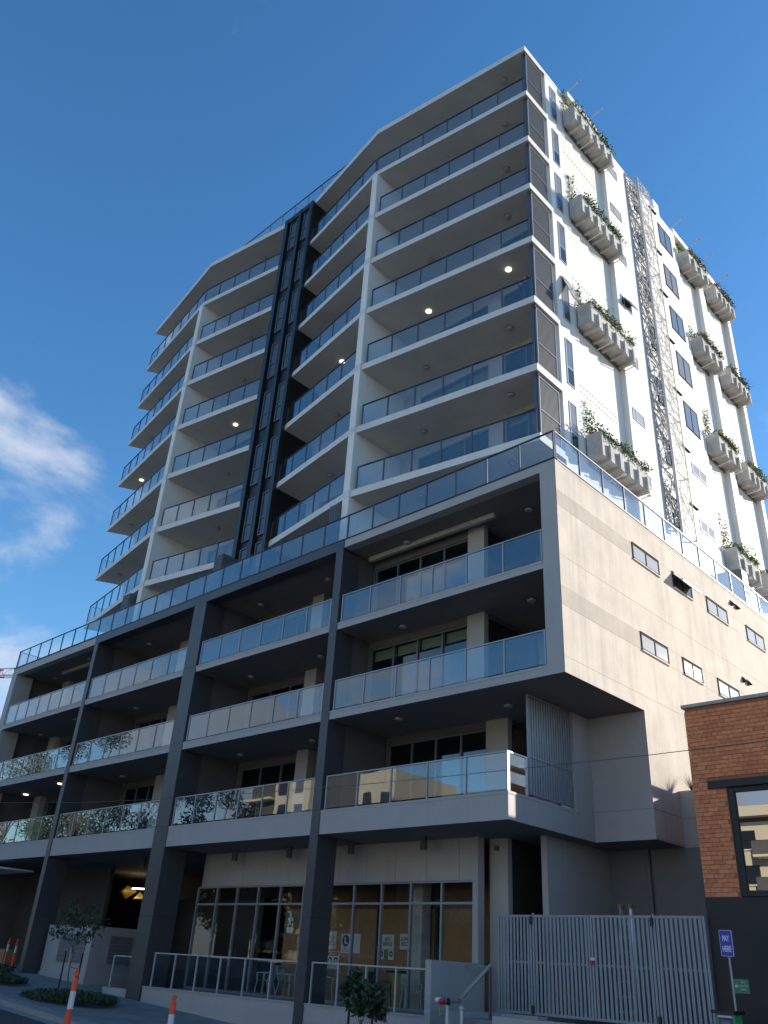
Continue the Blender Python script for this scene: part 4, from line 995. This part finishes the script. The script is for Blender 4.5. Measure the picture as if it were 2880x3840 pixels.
# planting in the boxes
desc = ['lowest', 'second lowest', 'second highest', 'highest']
def planting(idx, y0, y1, z0, where, lev, climb, flowers):
    t = thing('planter_plants', '%s planting in the %s box of %s' % (['leafy trailing', 'red flowering'][flowers], desc[lev], where), 'plant', ((XW-.89)/2+.3, (y0+y1)/2, z0+.94), 'plants in the wall planters')
    zt = z0+.98; b = MB()
    n = int(420*(y1-y0))
    for k in range(n):
        y = R.uniform(y0, y1); x = R.uniform(-1.35, -.80); l = R.random()
        dens = .5+.5*math.sin(y*3.1+idx*1.7)
        if l > .35+.65*dens: continue
        h = R.uniform(-.02, .34)*(.3+dens)
        if x > -.92: h -= R.uniform(0, .32)*dens
        b.leaf((x+(.06 if x > -.92 else 0), y, zt+h), R.uniform(.08,.15))
    for k in range(int(60*(y1-y0))):          # runners that poke out
        y = R.uniform(y0, y1+.1); p = Vector((-.92, y, zt)); d = Vector((R.uniform(.1,.6), R.uniform(-.4,.6), R.uniform(-.5,.5)))
        if R.random() < .55: continue
        for j in range(5): p = p+d*.07; d.z -= .12; b.leaf(p, R.uniform(.06,.11))
    b.build('foliage', ['leaf', 'leaf_bright', 'leaf'][idx % 3], t)
    if flowers:
        f = MB()
        for k in range(150):
            c = R.choice((y0+.3, y0+(y1-y0)*.55)); y = R.gauss(c, .14); f.leaf((R.uniform(-1.0,-.78), y, zt+R.uniform(-.08,.2)), R.uniform(.06,.11))
        tag(f.build('flowers', 'flower', t), kind='stuff')
        g = MB()
        for k in range(16):
            y = R.uniform(y0+.2, y1); a = R.uniform(-.6,.6); l = R.uniform(.35,.75); g.tube((-.95, y, zt), (-.95+l*.7, y+a*l, zt+l*R.uniform(-.1,.4)), .004, 4)
        tag(g.build('stems', 'grass_dry', t), kind='stuff')
    if climb:
        c = MB()
        for s in range(climb):
            yy = y0+.12+.22*s; hh = R.uniform(.9, 2.0)
            for k in range(int(hh/.03)):
                z = zt+k*.03; sp = .13*(1-k*.03/hh*.7); c.leaf((XW+.05+R.uniform(0,.05), yy+R.uniform(-1,1)*sp, z), R.uniform(.08,.14))
            c.box(XW+.03, XW+.036, yy-.003, yy+.003, zt, zt+hh)
        c.build('climber', 'leaf_bright' if idx % 2 else 'leaf', t)
for i, a in enumerate(PL):
    lev = [15.93, 22.0, 27.95, 33.98].index(min([15.93, 22.0, 27.95, 33.98], key=lambda v: abs(v-a[2])))
    where = 'the column beside the narrow windows' if a[0] < 5 else ('the middle planter column' if a[0] < 17 else 'the rightmost planter column')
    planting(i, a[0], a[1], a[2], where, lev, {4.62: [3,2,3,2], 16.0: [4,3,3,4], 19.35: [3,1,1,2]}[a[0]][lev], 1 if (a[0] > 15 and lev != 0) or (a[0] < 5 and lev == 1) else 0)

# ---- person on a balcony
PZ = ZS[2]; PX, PY = -2.2, 2.28
person = thing('person', 'person in dark clothes leaning at a balcony rail near the tower corner', 'person', (PX, PY, PZ))
def skin_body(name, verts, edges, radii, m, parent, sub=2):
    me = bpy.data.meshes.new(name); b = BASE[parent.name]
    me.from_pydata([(v[0], v[1], v[2]) for v in verts], edges, []); me.materials.append(MAT[m])
    o = bpy.data.objects.new(name, me); COL.objects.link(o); o.parent = parent
    sk = o.modifiers.new('skin', 'SKIN'); sk.use_smooth_shade = True
    for i, r in enumerate(radii): me.skin_vertices[0].data[i].radius = (r, r*.9) if not isinstance(r, tuple) else r
    me.skin_vertices[0].data[0].use_root = True
    ss = o.modifiers.new('sub', 'SUBSURF'); ss.levels = sub; ss.render_levels = sub
    return o
bv = [(0,.06,.93),(0,.03,1.12),(0,-.02,1.32),(0,-.05,1.44),(-.19,-.04,1.40),(-.27,-.10,1.14),(-.12,-.42,1.05),(.19,-.04,1.40),(.28,-.08,1.13),(.14,-.42,1.05),(-.10,.07,.86),(-.11,.05,.48),(-.12,.09,.08),(-.12,-.06,.04),(.10,.07,.86),(.11,.03,.48),(.13,.08,.08),(.13,-.07,.04)]
be = [(0,1),(1,2),(2,3),(2,4),(4,5),(5,6),(2,7),(7,8),(8,9),(0,10),(10,11),(11,12),(12,13),(0,14),(14,15),(15,16),(16,17)]
brd = [(.16,.11),(.15,.10),(.18,.115),.065,.075,.055,.042,.075,.055,.042,.095,.07,.05,.045,.095,.07,.05,.045]
skin_body('body', bv, be, brd, 'navy', person)
def uvs(name, c, r, m, parent, clip=None):
    b = MB(); n, k = 16, 10
    for j in range(k+1):
        t = math.pi*j/k
        for i in range(n):
            a = 2*math.pi*i/n; b.v.append((c[0]+r[0]*math.sin(t)*math.cos(a), c[1]+r[1]*math.sin(t)*math.sin(a), c[2]+r[2]*math.cos(t)))
    for j in range(k):
        for i in range(n): b.f.append((j*n+i, (j+1)*n+i, (j+1)*n+(i+1)%n, j*n+(i+1)%n))
    if clip:
        b.f = [f for f in b.f if clip(sum(b.v[q][0] for q in f)/4, sum(b.v[q][1] for q in f)/4, sum(b.v[q][2] for q in f)/4)]
    return b.build(name, m, parent, True)
hc = (PX, PY-.10, PZ+1.575)
MB().tube((PX, PY-.06, PZ+1.42), (PX, PY-.09, PZ+1.52), .055, 12).build('neck', 'skin', person, True)
uvs('head', hc, (.078, .098, .118), 'skin', person)
uvs('hair', (hc[0], hc[1]+.012, hc[2]+.012), (.088, .104, .122), 'hair', person, lambda x, y, z: (y > hc[1]-.045 and z > hc[2]-.06) or z > hc[2]+.06)
MB().poly([(hc[0]-.013,hc[1]-.096,hc[2]-.02),(hc[0]+.013,hc[1]-.096,hc[2]-.02),(hc[0],hc[1]-.118,hc[2]-.022),]).poly([(hc[0]-.004,hc[1]-.096,hc[2]+.02),(hc[0]+.013,hc[1]-.096,hc[2]-.02),(hc[0],hc[1]-.118,hc[2]-.022)]).poly([(hc[0],hc[1]-.118,hc[2]-.022),(hc[0]-.013,hc[1]-.096,hc[2]-.02),(hc[0]-.004,hc[1]-.096,hc[2]+.02)]).build('nose', 'skin', person)
for sx in (-1, 1):
    uvs('eye', (hc[0]+sx*.032, hc[1]-.086, hc[2]+.012), (.012,.008,.007), 'hair', person); uvs('ear', (hc[0]+sx*.08, hc[1]+.005, hc[2]), (.012,.02,.03), 'skin', person)
    hv = [(sx*.13, -.42, 1.05), (sx*.10, -.50, 1.045)]; he = [(0,1)]; hr = [.032, .036]
    for q in range(4):
        i = len(hv); ox = (q-1.5)*.019; hv += [(sx*.10+ox, -.545, 1.05), (sx*.10+ox, -.575, 1.035-.004*abs(q-1.5)), (sx*.10+ox, -.585, 1.01)]; he += [(1,i),(i,i+1),(i+1,i+2)]; hr += [.010,.009,.008]
    i = len(hv); hv += [(sx*.10-sx*.045, -.49, 1.04), (sx*.10-sx*.06, -.53, 1.03)]; he += [(1,i),(i,i+1)]; hr += [.011,.009]
    skin_body('hand', hv, he, hr, 'skin', person, 1)
MB().box(hc[0]-.022, hc[0]+.022, hc[1]-.093, hc[1]-.080, hc[2]-.062, hc[2]-.054).build('mouth', 'brick_b', person)

# ---- distant crane at the left
cr = thing('tower_crane', 'far red and white lattice crane jib poking out left of the podium roof', 'crane', (-118, 60, 0))
def jib(a, b, h, n, m, name):
    a = Vector(a); b = Vector(b); d = (b-a)/n; k = MB(); up = Vector((0,0,h)); sd_ = Vector((0,h*.4,0))
    for s in (-1, 1): k.bar(a+sd_*s, b+sd_*s, .22, .22)
    k.bar(a+up, b+up, .2, .2)
    for i in range(n):
        for s in (-1, 1): k.bar(a+d*i+sd_*s, a+d*(i+.5)+up, .1, .1); k.bar(a+d*(i+.5)+up, a+d*(i+1)+sd_*s, .1, .1)
    return k.build(name, m, cr)
jib((-165, 34, 44.6), (-147.0, 44.6, 44.9), 1.5, 8, 'crane_white', 'jib'); jib((-149.2, 41.6, 44.3), (-148.0, 42.4, 44.3), 1.3, 1, 'crane_red', 'jib_tip')
MB().box(-158.6, -157.4, 37.4, 38.6, 0, 47).build('mast', 'crane_white', cr)
jib((-160, 37, 37.6), (-147.9, 43.45, 37.9), 1.2, 5, 'crane_red', 'counter_jib')

# ---- across the street, behind the camera (seen in the glass)
def opposite_tower(label, x0, x1, y0, y1, h, dark):
    t = thing('opposite_tower', label, 'building', ((x0+x1)/2, (y0+y1)/2, -2))
    MB().box(x0, x1, y0, y1, -2, h).build('walls', 'cream_wall', t)
    xd = x0-(x1-x0)*dark; MB().box(xd, x0-.01, y0+1, y1-.6, -2, h*1.05).build('dark_wing', 'tower_dark', t)
    k = 0; z = 1.5
    while z+1.6 < h:
        for c in range(2):
            xa = x0+(x1-x0)*(.12+.46*c); MB().box(xa, xa+(x1-x0)*.26, y1+.0, y1+.06, z, z+1.7).build('window', 'pane_dark', t)
        MB().box(xd+.3, x0-.3, y1-.59, y1+.9, z-.5, z-.2).build('balcony', 'cream_wall', t); z += 3.0
    return t
opposite_tower('cream tower with dark balcony wing mirrored in the lowest balcony glass, the right one', -63, -57, -66, -55, 20.5, 1.3)
opposite_tower('cream tower with dark balcony wing mirrored in the lowest balcony glass, the left one', -80, -73, -66, -56, 25, .9)
t = thing('opposite_block', 'cream block with balconies mirrored in the window of the brick building', 'building', (-12, -42, -2))
MB().box(-30, 4, -52, -37, -2, 9.7).build('walls', 'cream_wall', t); MB().box(-28, 2, -51, -37.6, 9.705, 10.3).build('top_band', 'tower_dark', t); MB().box(-30.2, 4.2, -52.2, -36.8, 10.305, 10.95).build('roof', 'cream_wall', t)
for k in range(12):
    xx = -28.6+2.65*k
    for z in (.2, 3.2, 6.1, 8.25):
        w_ = MB().box(xx, xx+1.0, -37, -36.94, z, z+1.15).build('window', 'pane_dark', t); MB().box(xx-.06, xx+1.06, -36.999, -36.86, z-.08, z-.01).build('sill', 'white', w_)
    if k % 3 == 0:
        for z in (2.5, 5.4, 7.6): MB().box(xx+1.15, xx+2.5, -36.99, -35.7, z, z+.15).build('balcony', 'cream_wall', t); MB().box(xx+1.15, xx+2.5, -35.75, -35.7, z+.151, z+1.0).build('balcony_front', 'tower_dark', t)
MB().box(-12, -9.9, -44, -41, 10.96, 11.6).build('plant_box', 'tower_dark', t)
def big_tree(label, x, y, h, r, m, n=2600, tf=.42):
    z = gz(x); t = thing('street_tree', label, 'tree', (x, y, z), 'trees across the street'); b = MB(); p = Vector((x, y, z-.2)); th = h*tf; rr_ = .2
    for k in range(4): q = Vector((x+R.uniform(-.25,.25), y+R.uniform(-.25,.25), z+th*(k+1)/4)); b.tube(p, q, rr_, 8, rr_*.86); p = q; rr_ *= .86
    blobs = []
    for k in range(16):
        a = 6.283*k/16+R.uniform(-.3,.3); e = R.random(); l = r*R.uniform(.35,.85); q = Vector((x+math.cos(a)*l, y+math.sin(a)*l, z+th*.9+(h-th)*(.15+.8*e))); b.tube(p, q, rr_*.5, 6, .03); blobs.append((q, (r*.34, r*.34, r*.28)))
    b.build('trunk', 'trunk', t); foliage('crown', m, t, blobs, n/16*(2.4 if r < 4.5 else 1.6), .20 if r < 4.5 else .46); return t
for i, (x, y, h, r, m) in enumerate(((-35,-15,10.5,2.7,'leaf'),(-47,-15.5,11.0,3.6,'leaf_olive'),(-52.5,-14.5,16.0,3.4,'leaf_dark'),(-58,-15.5,12.0,3.8,'leaf_bright'),(-66,-15,17.5,4.2,'leaf_olive'))):
    big_tree(['round green street tree mirrored in the glass between the columns', 'olive street tree mirrored in the lowest glass at the left', 'tall dark street tree mirrored in the second row of glass', 'bright green street tree mirrored in the glass at the left edge', 'tallest olive street tree mirrored at the left edge of the second row'][i], x, y, h, r, m)

for i, (x, y, h, r) in enumerate(((-31,-30,8.5,4.6),(-40,-31,9.5,4.8),(-49.5,-30,8.8,4.8),(-60,-32,10,5.2),(-72,-31,10,5.4),(-84,-31,11,5.8),(-97,-31,11,5.8))):  # unseen tree row added to keep bright sky and towers out of the shop glass
    big_tree(['nearest', 'second', 'third', 'fourth', 'fifth', 'sixth', 'furthest'][i]+' dark bushy tree of the unseen row added to darken the shop window reflections', x, y, h, r, 'leaf_dark', 4200, .10)
